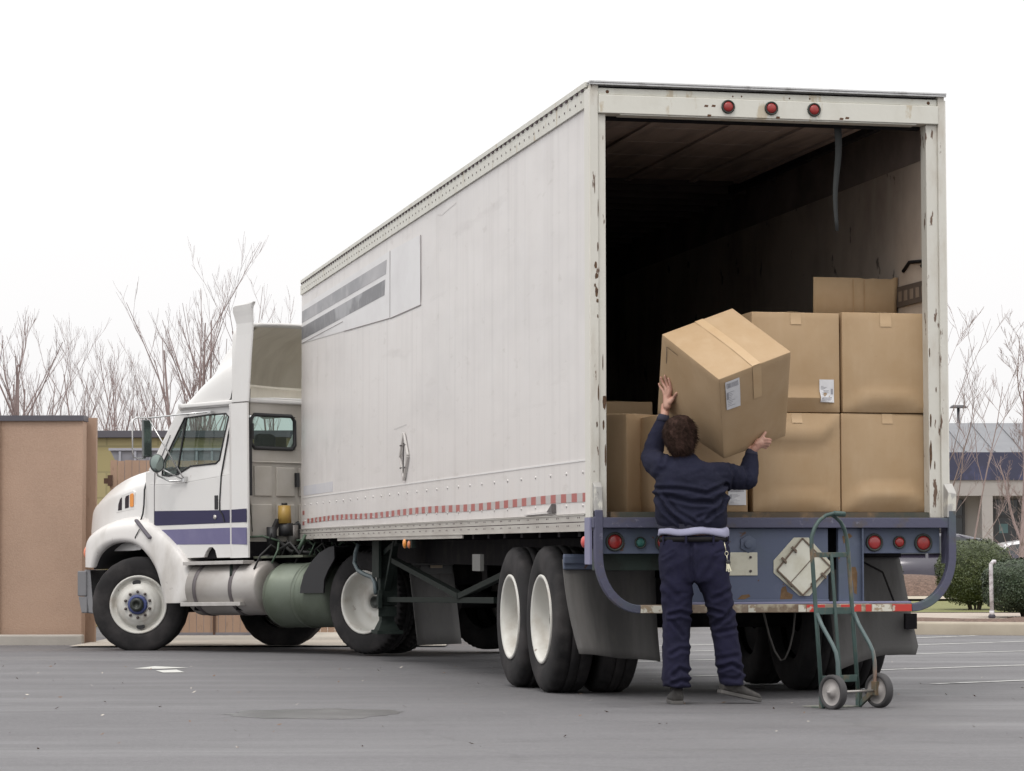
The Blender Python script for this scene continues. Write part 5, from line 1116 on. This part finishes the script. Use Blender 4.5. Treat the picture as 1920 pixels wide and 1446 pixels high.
shoe((-.112, .02, .018), (-.05, 1, 0), 0)
shoe((.225, .045, .068), (.93, .30, -.22), 0)
# hair: cap and strands
def hairf(p, n_):
    return .010*noise.noise(Vector((p.x*22, p.y*22, p.z*22)))+.006*ridge(Vector((p.x*50, p.y*50, p.z*30)))
b = MB(); b.sphere((HD[0]+.002, -.008, 1.692), .115, 12, (.93, 1.0, 1.03)); b.sphere((HD[0]+.004, -.045, 1.625), .088, 10, (1.0, .85, .85)); b.sphere((HD[0]+.006, -.035, 1.575), .062, 8, (1.0, .7, .7))
hr = fuse(b, 'hair', M_hair, person, .008, 3, hairf)
b = MB(); rnd = random.Random(5)
vs_ = [(v.co.copy(), v.normal.copy()) for v in hr.data.vertices]
for i in range(4200):
    p, n_ = rnd.choice(vs_)
    sw = Vector((-(p.z-1.72), 0, p.x-HD[0])).normalized()*.5
    d_ = (n_*.35+Vector((rnd.uniform(-.5, .5), rnd.uniform(-.5, .5), -.7))+sw).normalized(); L = rnd.uniform(.014, .038); s_ = d_.cross(n_).normalized()*.0011
    q = p+d_*L*.5+n_*.003; r_ = p+d_*L-n_*.002
    b.add([p-s_, p+s_, q+s_*.7, r_, q-s_*.7], [(0, 1, 2, 4), (4, 2, 3)])
b.build('hair_strands', M_hair, hr)
# ------------------------------------------------------------------ left background: walls, gate, shed, bin
def wbox(b, X0, X1, D0, D1, z0, z1, mi=None):
    v = [W(X, D, z) for z in (z0, z1) for D in (D0, D1) for X in (X0, X1)]
    return b.add(v, [(0, 2, 3, 1), (4, 5, 7, 6), (0, 1, 5, 4), (2, 6, 7, 3), (0, 4, 6, 2), (1, 3, 7, 5)], mi=mi)
M_stuc = mat('tan stucco', (.42, .285, .21), .85, layers=[((.33, .225, .17), .8, .5, .75, (1, 1, .35), .6), ((.36, .245, .18), 1.5, .4, .7, ONE, .8), ((.46, .33, .25), 40, .4, .7, ONE, .5)], bump=.4, bscale=60)
M_cap = mat('dark metal coping', (.09, .085, .10), .5)
M_conc = mat('pale concrete', (.42, .39, .35), .85, layers=[((.32, .29, .26), 2, .4, .7, ONE, .7)], bump=.2, bscale=40)
M_wood = mat('tan painted boards', (.40, .275, .20), .8, layers=[((.33, .22, .16), 2, .4, .7, (1, 1, .3), .8), ((.24, .16, .11), 20, .6, .7, (1, 1, .3), .6)], bump=.2, bscale=30)
def block_mat():
    mt = bpy.data.materials.new('yellow block'); mt.use_nodes = True; nt = mt.node_tree; b = nt.nodes['Principled BSDF']
    t = nt.nodes.new('ShaderNodeTexCoord'); mp = nt.nodes.new('ShaderNodeMapping'); mp.inputs['Rotation'].default_value = (radians(90), 0, 0)
    nt.links.new(t.outputs['Object'], mp.inputs[0]); br = nt.nodes.new('ShaderNodeTexBrick')
    nt.links.new(mp.outputs[0], br.inputs[0]); br.inputs['Color1'].default_value = (.34, .285, .14, 1); br.inputs['Color2'].default_value = (.38, .32, .17, 1); br.inputs['Mortar'].default_value = (.29, .25, .13, 1)
    br.inputs['Scale'].default_value = 1; br.inputs['Brick Width'].default_value = .8; br.inputs['Row Height'].default_value = .4; br.inputs['Mortar Size'].default_value = .015
    nt.links.new(br.outputs[0], b.inputs['Base Color']); b.inputs['Roughness'].default_value = .85
    return mt
b = MB(); wbox(b, -9.6, -5.385, 33.9, 34.2, -.25, 2.61); wl = b.build('wall', M_stuc); tag(wl, 'tan stucco wall with dark metal coping at the left edge', 'wall')
b = MB(); wbox(b, -9.7, -5.37, 33.86, 34.24, 2.612, 2.68); b.build('coping', M_cap, wl)
b = MB(); wbox(b, -9.6, -6.42, 33.82, 33.898, -.2, 2.60); b.build('pilaster', M_stuc, wl)
b = MB(); wbox(b, -9.6, -5.33, 33.62, 33.81, -.3, -.055); b.build('base_kerb', M_conc, wl, bevel=.02)
b = MB(); wbox(b, -5.44, -5.28, 34.3, 34.42, -.25, 2.67); tag(b.build('gate_post', M_wood), 'tall tan wooden post between the stucco wall and the board gate', 'post')
gt = empty('board_gate', W(-5.2, 35, -.1), 'tan vertical board gate behind the white truck hood', 'gate', rz=YAW)
b = MB(); rnd = random.Random(2)
x = 0.0
while x < 5.6:
    dz = rnd.uniform(-.006, .006); b.box(x, x+.088, rnd.uniform(-.002, .002), .02, .03, 2.25+dz); x += .094
b.build('board_panel', M_wood, gt)
b = MB(); b.box(-.01, 5.6, .021, .06, .35, .45); b.box(-.01, 5.6, .021, .06, 1.9, 2.0); b.build('rail', M_wood, gt)
b = MB(); b.box(-.03, .03, -.03, -.003, 1.92, 2.06); b.box(-.08, -.03, -.025, -.003, 1.95, 2.02); b.box(1.34, 1.37, -.03, -.003, .0, .5); b.build('hinge', mat('rusty iron', (.09, .05, .035), .8), gt)
sh = empty('block_shed', W(-6.7, 42, -.2), 'low yellow block building with dark roof edge behind the gate', 'building', rz=YAW)
b = MB(); b.box(0, 9.5, 0, 4, 0, 2.93); b.build('wall', block_mat(), sh)
b = MB(); b.box(-.1, 9.6, -.1, 4.1, 2.935, 3.04); b.build('roof_edge', M_cap, sh)
dp = empty('rubbish_container', W(-5.50, 37, -.19), 'grey ribbed metal rubbish container showing above the board gate', 'container', rz=YAW)
M_gm = mat('grey painted steel', (.24, .245, .28), .5, layers=[((.17, .17, .19), 3, .4, .7, ONE, .7)])
b = MB(); b.prism([(.10, 0), (2.6, 0), (2.6, 2.54), (0.0, 2.54), (.12, 2.3)], lambda a, c, d: (a, d, c), 0, 1.2); b.build('body', M_gm, dp)
b = MB(); b.box(-.02, 2.62, -.03, 1.2, 2.541, 2.575); 
for i in range(12): b.box(.12+i*.21, .15+i*.21, -.035, -.001, 1.2, 2.53)
b.build('lid_rib', mat('pale steel rib', (.36, .37, .42), .5), dp)
b = MB(); b.grid([[W(X, D, gz(D)+.02) for X in (-5.33, -3, -1.6, -.8)] for D in (32.6, 33.2, 34, 35, 36, 42)], smooth=False); pad = b.build('concrete_pad', mat('bright concrete', (.50, .46, .40), .85, layers=[((.40, .37, .32), 1, .4, .7, ONE, .8)])); tag(pad, kind='structure')
# ------------------------------------------------------------------ markings, puddle, litter
M_line = mat('worn white line paint', (.52, .52, .50), .7, layers=[((.22, .22, .22), 6, .55, .62, ONE, .9)])
ln = MB(); dv = Vector((cos(radians(42)), sin(radians(42)), 0))
def gp(X, D, e=.004): return W(X, D, gz(D)+e)
for X0, D0, s0, s1 in ((3.12, 20.3, .05, 5), (3.57, 24.0, -3.2, 5), (4.33, 29.1, -4.5, 5), (5.0, 33.2, -5.5, 4.2), (5.42, 36.1, -6, 1.2)):
    L_, R_ = [], []
    n = int((s1-s0)/.5)+1
    for i in range(n+1):
        s = s0+(s1-s0)*i/n; X, D = X0+dv.x*s, D0+dv.y*s; L_.append(gp(X-.036, D+.036)); R_.append(gp(X+.036, D-.036))
    ln.grid([L_, R_], smooth=False)
tag(ln.build('parking_lines', M_line), kind='structure')
def gpx(x, y):
    k = (y-1029)/5070; D = (1.0019-.03-.0135*17)/(k-.0135); return (x-960)/5070*D, D
mk = MB()
for poly in ([(253, 1252), (292, 1247.5), (355, 1250.5), (300, 1252.5)], [(294, 1255.5), (333, 1254), (348, 1259), (308, 1259.5)]):
    mk.add([gp(*gpx(*p)) for p in poly], [tuple(range(len(poly)))])
tag(mk.build('painted_arrow', mat('bright line paint', (.55, .55, .52), .7)), kind='structure')
pu = MB(); ring = []
for i in range(60):
    t = 2*pi*i/60; r = 1+.30*noise.noise(Vector((cos(t)*1.5, sin(t)*1.5, 3)))+.16*noise.noise(Vector((cos(t)*4, sin(t)*4, 9)))
    ring.append(gp(-1.16+.52*r*cos(t), 15.85+.60*r*sin(t), .0012))
pu.add([gp(-1.16, 15.85, .0012)]+ring, [(0, 1+i, 1+(i+1) % 60) for i in range(60)])
tag(pu.build('puddle', mat('puddle water', (.040, .039, .041), .30, spec=.5, layers=[((.10, .098, .10), 4, .4, .6, ONE, .8)])), kind='structure')
lf = MB(); rnd = random.Random(11)
for i in range(150):
    D = rnd.uniform(12.3, 26); X = rnd.uniform(-.21, .21)*D
    p = gp(X, D, .006); a = rnd.uniform(0, 6.28); s = rnd.uniform(.006, .018)
    e1 = Vector((cos(a), sin(a), rnd.uniform(-.2, .4)))*s; e2 = Vector((-sin(a), cos(a), rnd.uniform(-.2, .5)))*s*.5
    lf.add([p-e1, p+e2*.8+Vector((0, 0, .002)), p+e1+Vector((0, 0, .004)), p-e2], [(0, 1, 2, 3)], mi=rnd.choice((0, 0, 1)))
tag(lf.build('leaf_litter', [mat('dead leaf', (.16, .09, .05), .8), mat('pale scrap', (.5, .46, .40), .8)]), 'scattered dead leaves and small pale scraps on the wet asphalt', 'leaf litter', kind='stuff')
# ------------------------------------------------------------------ right background: kerb, beds, path
BZ = -.02
M_mul = mat('brown mulch', (.12, .075, .055), .95, layers=[((.20, .13, .10), 14, .45, .65, ONE, .9), ((.05, .032, .025), 25, .5, .65, ONE, .9)], bump=.8, bscale=30)
M_gr = mat('winter grass ground', (.16, .17, .06), .95, layers=[((.22, .20, .09), 5, .4, .7, ONE, .8)], bump=.5, bscale=60)
def kerbline(X): return 37.6-.30*max(0, X-5.2)**1.1 if X > 5.2 else 37.6+.02*(5.2-X)
kb = MB(); xs_ = [4.9+.3*i for i in range(54)]
def kr(off, z): return [W(X, kerbline(X)+off, z) for X in xs_]
kb.grid([[W(4.9, kerbline(4.9)+d, z) for d in (0, 8, 14, 30)] for z in (-.3, BZ)], smooth=False); kb.grid([kr(0, -.3), kr(.0, BZ-.03), kr(.03, BZ-.005), kr(.08, BZ+.003), kr(.34, BZ+.003), kr(.35, BZ-.2)], smooth=True)
kerb = kb.build('kerb', mat('sandy concrete kerb', (.36, .315, .25), .85, layers=[((.27, .23, .18), 2, .4, .7, ONE, .7)], bump=.2, bscale=40)); tag(kerb, kind='structure')
def sheet(name, rows, m_, z=0): 
    b = MB(); b.grid(rows, smooth=True); o = b.build(name, m_); tag(o, kind='structure'); return o
def nz2(X, D, a=.04): return a*noise.noise(Vector((X*1.3, D*1.3, 0)))
sheet('mulch_bed', [[W(X, kerbline(X)+.345+d*(3.2 if X > 7.2 else 1.2), BZ-.01+.05*sin(pi*min(1, d*1.2))+nz2(X, d*3, .03)*(d > 0)) for X in xs_] for d in (0, .1, .3, .5, .7, .9, 1)], M_mul)
sheet('footpath', [[W(X, kerbline(X)+1.5+d, BZ+.0) for X in xs_] for d in (0, 2, 4.6)], mat('pale footpath', (.40, .34, .29), .9, layers=[((.33, .28, .23), 2, .4, .7, ONE, .7)]))
sheet('lawn', [[W(X, 43+d, BZ+.01+.001*d) for X in (4.9, 5, 6, 7, 8, 9, 10, 12, 16)] for d in (0, 2, 4, 6, 8.5)], M_gr)
sheet('far_pavement', [[W(X, 51.5+d, .04) for X in (4.9, 10, 20, 30)] for d in (0, 10, 30, 60)], mat('far paving', (.40, .35, .27), .9))
def mound(cx, cd, r, h):
    return [[W(cx+r*cos(t)*k, cd+r*.8*sin(t)*k, .045+h*(1-k*k)) for t in [2*pi*i/24 for i in range(25)]] for k in (1, .8, .6, .4, .2, .01)]
sheet('mulch_mound', mound(8.2, 56.0, 2.0, .42), M_mul)
# hedges
M_leafA = mat('olive hedge leaf', (.055, .075, .022), .5, layers=[((.12, .14, .045), 6, .5, .7, ONE, .8), ((.035, .05, .02), 5, .5, .7, ONE, .8)])
M_leafB = mat('dark hedge leaf', (.035, .058, .025), .5, layers=[((.07, .095, .04), 7, .5, .7, ONE, .7), ((.018, .03, .015), 5, .5, .7, ONE, .8)])
M_stem = mat('grey brown bark', (.15, .115, .095), .9)
def bush(name, X, D, z0, rx, ry, h, n, mm, label, seed, e=2.6, leaf=.020):
    rnd = random.Random(seed); base = W(X, D, z0); o = empty(name, base, label, 'bush', 'clipped hedge shrubs by the footpath', rz=YAW)
    b = MB()
    def surf(d, k):
        d = d.normalized(); f = (abs(d.x)**e+abs(d.y)**e+abs(d.z)**e)**(-1/e)
        w_ = 1+.09*noise.noise(d*2.3+Vector((seed, 0, 0)))+.07*noise.noise(d*6+Vector((0, seed, 0)))
        return Vector((d.x*f*rx*w_*k, d.y*f*ry*w_*k, h*.55+d.z*f*h*.47*w_*k))
    for i in range(n):
        d = Vector((rnd.gauss(0, 1), rnd.gauss(0, 1), rnd.gauss(0, 1))).normalized(); k = 1-abs(rnd.gauss(0, .07))
        p = surf(d, k)
        if d.z < -.75 and rnd.random() < .5: continue
        n1 = (d+Vector((rnd.uniform(-.9, .9), rnd.uniform(-.9, .9), rnd.uniform(-.5, 1.1)))).normalized(); t = n1.cross(Vector((rnd.uniform(-1, 1), rnd.uniform(-1, 1), rnd.uniform(-1, 1)))).normalized(); u = n1.cross(t)
        s = leaf*rnd.uniform(.6, 1.2)
        b.add([p-t*s, p+u*s*.5, p+t*s, p-u*s*.5], [(0, 1, 2, 3)])
    b.build('foliage', mm, o)
    b = MB(); rings = []
    for i in range(13):
        ph = pi*i/12; rings.append([surf(Vector((sin(ph)*cos(2*pi*j/20), sin(ph)*sin(2*pi*j/20), cos(ph)+1e-4)), .86) for j in range(20)])
    b.grid(rings, True); b.build('inner_foliage', mm, o)
    b = MB()
    for i in range(5): a = i*1.3; b.tube([(.08*cos(a), .08*sin(a), 0), (.2*cos(a), .2*sin(a), h*.4)], .02, 6)
    b.build('stem', M_stem, o)
bush('hedge_shrub', 7.60, 44.6, BZ-.01, .61, .6, 1.15, 20000, M_leafA, 'round olive green clipped bush beside the blue bumper arc', 1)
bush('hedge_shrub', 7.62, 40.1, BZ, .64, .6, .84, 18000, M_leafB, 'dark green boxy clipped bush behind the white bent pipe', 2, 3.2)
bush('hedge_shrub', 6.70, 49.5, .04, .42, .5, .80, 5000, M_leafA, 'small light green bush glimpsed between mud flap and bumper arc', 3)
b = MB()
b.tube([(.035, 0, .84), (.0, 0, .845), (-.035, 0, .81), (-.037, 0, .70), (-.035, 0, .45), (-.03, 0, .12)], .030, 10, mi=0); b.cyl((-.03, 0, .13), (-.03, 0, .06), .038, 12, mi=0); b.sphere((-.03, 0, .045), .055, 6, (1, 1, .8), mi=1)
pp = b.build('bent_pipe', [mat('flaking white pipe paint', (.60, .58, .60), .5, layers=[((.3, .27, .28), 9, .5, .6, ONE, .8)]), mat('dark rubber foot', (.05, .045, .06), .6)]); pp.location = W(7.02, 39.55, BZ-.02)
tag(pp, 'white bent metal pipe with a dark rubber foot by the dark bush', 'pipe')
# cars
def car(X, D, col, label, z0, flip=1):
    o = empty('parked_car', W(X, D, z0), label, 'car', 'cars parked in front of the shop', rz=YAW)
    mm = mat('car paint '+label[:8], col, .2, .1, coat=.8); gw = mat('dark car glass', (.03, .035, .04), .08)
    prof = [(-2.2, .35), (-2.25, .55), (-2.2, .78), (-1.5, .90), (-1.15, .95), (-.55, 1.36), (-.1, 1.44), (.7, 1.42), (1.25, 1.30), (1.75, .98), (2.15, .92), (2.25, .6), (2.2, .35)]
    b = MB(); rings = []
    for y, k in ((-.88, .0), (-.86, .3), (-.80, .7), (-.62, 1), (.62, 1), (.80, .7), (.86, .3), (.88, 0)):
        ring = []
        for x, z in prof:
            if z > .93: ring.append((x*(1-.0*k), max(-1, min(1, y/.88))*(.88-(z-.93)*.5) if abs(y) > .7 else y*.85, .93+(z-.93)*(.96 if abs(y) > .85 else 1)))
            else: ring.append((x*(.97+.03*k), y, z))
        rings.append(ring)
    b.grid(rings, False, True, True, True); b.build('body', mm, o)
    b = MB()
    for sy in (-1, 1):
        f = lambda a, c, d: (a, sy*(.905-(c-.93)*.5)+0*d, c)
        for poly in ([(-1.0, .97), (-.5, 1.31), (-.06, 1.37), (-.06, .98)], [(.0, .98), (.0, 1.37), (.65, 1.36), (1.15, 1.26), (1.45, 1.02)]): b.add([f(x, z, 0) for x, z in poly], [tuple(range(len(poly)))])
    b.build('window', gw, o)
    for x in (-1.35, 1.4):
        for sy in (-1, 1):
            b = MB(); b.lathe([(.001, -.02), (.2, -.015), (.31, .0), (.32, .05), (.32, .2)], (x, sy*.89, .32), 'y', 20, True, 0, -sy); w_ = b.build('wheel', M_tyre, o)
            b = MB(); b.lathe([(.001, -.035), (.12, -.03), (.19, -.018)], (x, sy*.89, .32), 'y', 16, True, 0, -sy); b.build('rim', mat('alloy rim', (.4, .4, .42), .3, .6), w_)
    b = MB(); b.box(-2.27, -2.2, -.8, -.5, .6, .75); b.box(-2.27, -2.2, .5, .8, .6, .75); b.build('headlight', mat('car lamp glass', (.6, .6, .62), .1), o)
    b = MB(); b.box(2.2, 2.27, -.8, -.5, .65, .8); b.box(2.2, 2.27, .5, .8, .65, .8); b.build('tail_light', M_red, o)
car(9.25, 61, (.035, .03, .05), 'dark car with bright roof mostly hidden behind the trailer bumper', -.10)
car(12.5, 66, (.72, .72, .74), 'silver car behind the clipped bushes at the right edge', -.24)
# shop building
sb = empty('shop_building', W(11.0, 75, -.1), 'low shop with grey sloping roof, dark blue fascia and tall windows', 'building', rz=YAW)
x0, x1 = -4, 16
M_gwl = mat('pale grey render', (.36, .34, .33), .8, layers=[((.30, .28, .27), 1, .4, .7, ONE, .6)])
b = MB(); b.box(x0, x1, 1.2, 12, 0, 2.95); b.box(x0, x1, 0, .35, 2.55, 2.98)
b.build('wall', M_gwl, sb)
b = MB(); b.box(x0-.1, x1, -.05, .45, 2.982, 3.75); b.build('fascia', mat('dark navy fascia', (.035, .038, .075), .5, layers=[((.055, .06, .13), 1.3, .5, .55, ONE, .7)]), sb)
b = MB(); b.prism([(0.0, 3.755), (4.0, 4.75), (12, 4.75), (12, 2.96), (.46, 2.96), (.46, 3.755)], lambda a, c, d: (d, a, c), x0, x1)
for i in range(26): b.bar((x0+i*.8, 0.02, 3.775), (x0+i*.8, 3.98, 4.765), .04, .03)
b.build('roof', mat('grey standing seam roof', (.17, .175, .19), .6, layers=[((.21, .215, .23), 2, .4, .7, ONE, .6)]), sb)
for i, x in enumerate((-3.6, -.9, 2.02, 4.9, 7.8, 10.7)):
    b = MB(); b.box(x, x+.30, .0, .34, 0, 2.548); b.build('column', M_gwl, sb)
    b = MB(); b.box(x+.5, x+2.6, 1.1, 1.16, .1, 2.45); f_ = b.build('window', mat('dark shop glass', (.04, .045, .05), .08), sb)
    b = MB()
    for dx in (0, .7, 1.4, 2.06): b.box(x+.5+dx, x+.56+dx, 1.06, 1.099, .1, 2.45)
    b.box(x+.5, x+2.6, 1.065, 1.095, 1.95, 2.02); b.box(x+.5, x+2.6, 1.065, 1.095, .1, .18); b.build('frame', mat('dark window frame', (.05, .05, .055), .5), f_)
    b = MB(); rnd = random.Random(i)
    for k in range(7): xx = x+.6+rnd.uniform(0, 1.7); zz = .5+rnd.uniform(0, 1.5); b.box(xx, xx+rnd.uniform(.1, .25), 1.085, 1.0995, zz, zz+rnd.uniform(.1, .35), rnd.choice((0, 1, 2)))
    b.build('poster', [mat('pale poster', (.4, .42, .42), .6), mat('brown poster', (.25, .17, .12), .6), mat('teal poster', (.12, .22, .24), .6)], f_)
# lamp post behind the shop
lp = empty('street_lamp', W(15.7, 95, -.1), 'tall dark lamp post with flat double head above the shop roof', 'street lamp', rz=YAW)
M_lp = mat('dark lamp metal', (.07, .07, .08), .5)
b = MB(); b.cyl((0, 0, 0), (0, 0, 6.02), .07, 8, .05); b.build('pole', M_lp, lp)
b = MB(); b.hexa([(-.30, -.2, 6.02), (.30, -.2, 6.02), (.30, .2, 6.02), (-.30, .2, 6.02), (-.22, -.15, 6.12), (.22, -.15, 6.12), (.22, .15, 6.12), (-.22, .15, 6.12)]); b.build('lamp_head', M_lp, lp, bevel=.02)
# ------------------------------------------------------------------ bare trees
M_bark = mat('pinkish grey bark', (.27, .205, .195), .9, layers=[((.38, .30, .29), 3, .4, .7, ONE, .7)])  # bark colour lightened in place of haze and bloom at a distance
def tree(X, D, height, label, seed, z0=-.1, stems=1, spread=.35, r0=.055, levels=4, kids=5, lean_=0, group='bare trees behind the walls', twig=.0045, up=.25, mm=None):
    rnd = random.Random(seed); base = W(X, D, z0); o = empty('bare_tree', base, label, 'tree', group, rz=YAW)
    tb, cbm = MB(), MB()
    def grow(b, p, d, L, r, lvl):
        n = 6 if lvl == 0 else 4; path = [p]; rs = [r]; q = p.copy(); dd = d.copy(); rend = r*.35 if lvl else r*.22
        for i in range(n):
            dd = (dd+Vector((rnd.gauss(0, .045 if lvl == 0 else .08), rnd.gauss(0, .045 if lvl == 0 else .08), up*(.25 if lvl == 0 else .38)))).normalized(); q = q+dd*L/n; path.append(q.copy()); rs.append(max(twig*.6, r+(rend-r)*(i+1)/n))
        b.tube(path, rs, 6 if lvl == 0 else (4 if lvl < 2 else 3), False)
        if lvl >= levels: return
        k = kids+rnd.randint(-1, 1)+(2 if lvl == 0 else 0)
        for i in range(k):
            t = rnd.uniform(.22 if lvl == 0 else .15, .97); j = t*n; a = int(j); pt = path[a].lerp(path[min(a+1, n)], j-a); rr = rs[a]
            ax_ = Vector((rnd.gauss(0, 1), rnd.gauss(0, 1), 0)).normalized(); nd = (dd*.8+ax_*rnd.uniform(.3, .65)*(.7+spread)+Vector((0, 0, .15))).normalized()
            grow(cbm, pt, nd, L*rnd.uniform(.32, .6)*(1.15-t*.5), max(twig, rr*rnd.uniform(.4, .65)), lvl+1)
    for s in range(stems):
        a = rnd.uniform(0, 6.28); d = Vector((cos(a)*spread*.5*(stems > 1)+lean_, sin(a)*spread*.4*(stems > 1), 1)).normalized()
        grow(tb, Vector((cos(a)*.05*stems, sin(a)*.05*stems, 0)), d, height*rnd.uniform(.8, 1)/max(.9, 1.0), r0*rnd.uniform(.8, 1.1), 0)
    tb.build('trunk', mm or M_bark, o); cbm.build('crown', mm or M_bark, o)
def hy(y, D, z0=-.1): return 1.0019+(1029-y)*D/5070-z0
LT = [(14, 50, 540, 3, 'leftmost bare tree, several upright stems, cut by the frame edge', .08), (62, 54, 560, 2, 'bare tree with twin stems above the left end of the stucco wall', .07),
      (128, 57, 585, 2, 'bare tree with fine twigs above the middle of the stucco wall', .06), (172, 60, 640, 2, 'short bare tree just above the tall wooden gate post', .05),
      (208, 55, 625, 1, 'slender bare tree rising above the yellow block building', .05), (262, 62, 690, 3, 'low twiggy bare tree behind the rubbish container', .05),
      (350, 50, 505, 4, 'tall many-stemmed bare tree directly above the truck hood', .075), (392, 53, 455, 1, 'tallest bare tree, a single thin shoot left of the roof fairing', .06),
      (305, 58, 640, 3, 'bushy bare tree left of the many-stemmed tree', .05), (425, 60, 600, 2, 'bare tree half hidden behind the curved roof fairing', .05),
      (95, 66, 640, 3, 'far thin bare tree between two nearer ones at left', .05), (240, 68, 700, 3, 'far low bare tree above the yellow building', .05), (325, 66, 680, 3, 'far low bare tree behind the mirror arms', .05),
      (528, 60, 500, 3, 'bare treetop showing between fairing and trailer nose', .06), (30, 68, 640, 3, 'far bare tree tangled behind the leftmost one', .05)]
for i, (x, D, y, st, lab, r0) in enumerate(LT):
    tree((x-960)/5070*D, D, hy(y, D)*.86, lab, 100+i, stems=st, r0=r0*.8, levels=3, kids=4, spread=.26, up=.30, twig=.0034)
tree(8.55, 52, 5.0, 'thin bare sapling beside the right door post in front of the shop', 201, stems=2, r0=.03, levels=3, kids=5, spread=.5, group='bare trees by the shop', lean_=.03)
tree(10.5, 56, 4.6, 'bare tree in front of the shop windows at the right edge', 202, z0=.0, stems=1, r0=.07, levels=4, kids=5, spread=.6, group='bare trees by the shop', up=.15)
tree(9.2, 47, 1.9, 'low leafless shrub with arching twigs by the silver car', 203, z0=0, stems=5, r0=.014, levels=3, kids=4, spread=1.0, group='bare trees by the shop', up=.05, twig=.003)
tree(10.6, 49, 2.1, 'tangled leafless shrub at the right edge over the silver car', 205, z0=0, stems=6, r0=.014, levels=3, kids=4, spread=1.1, group='bare trees by the shop', up=.05, twig=.003)
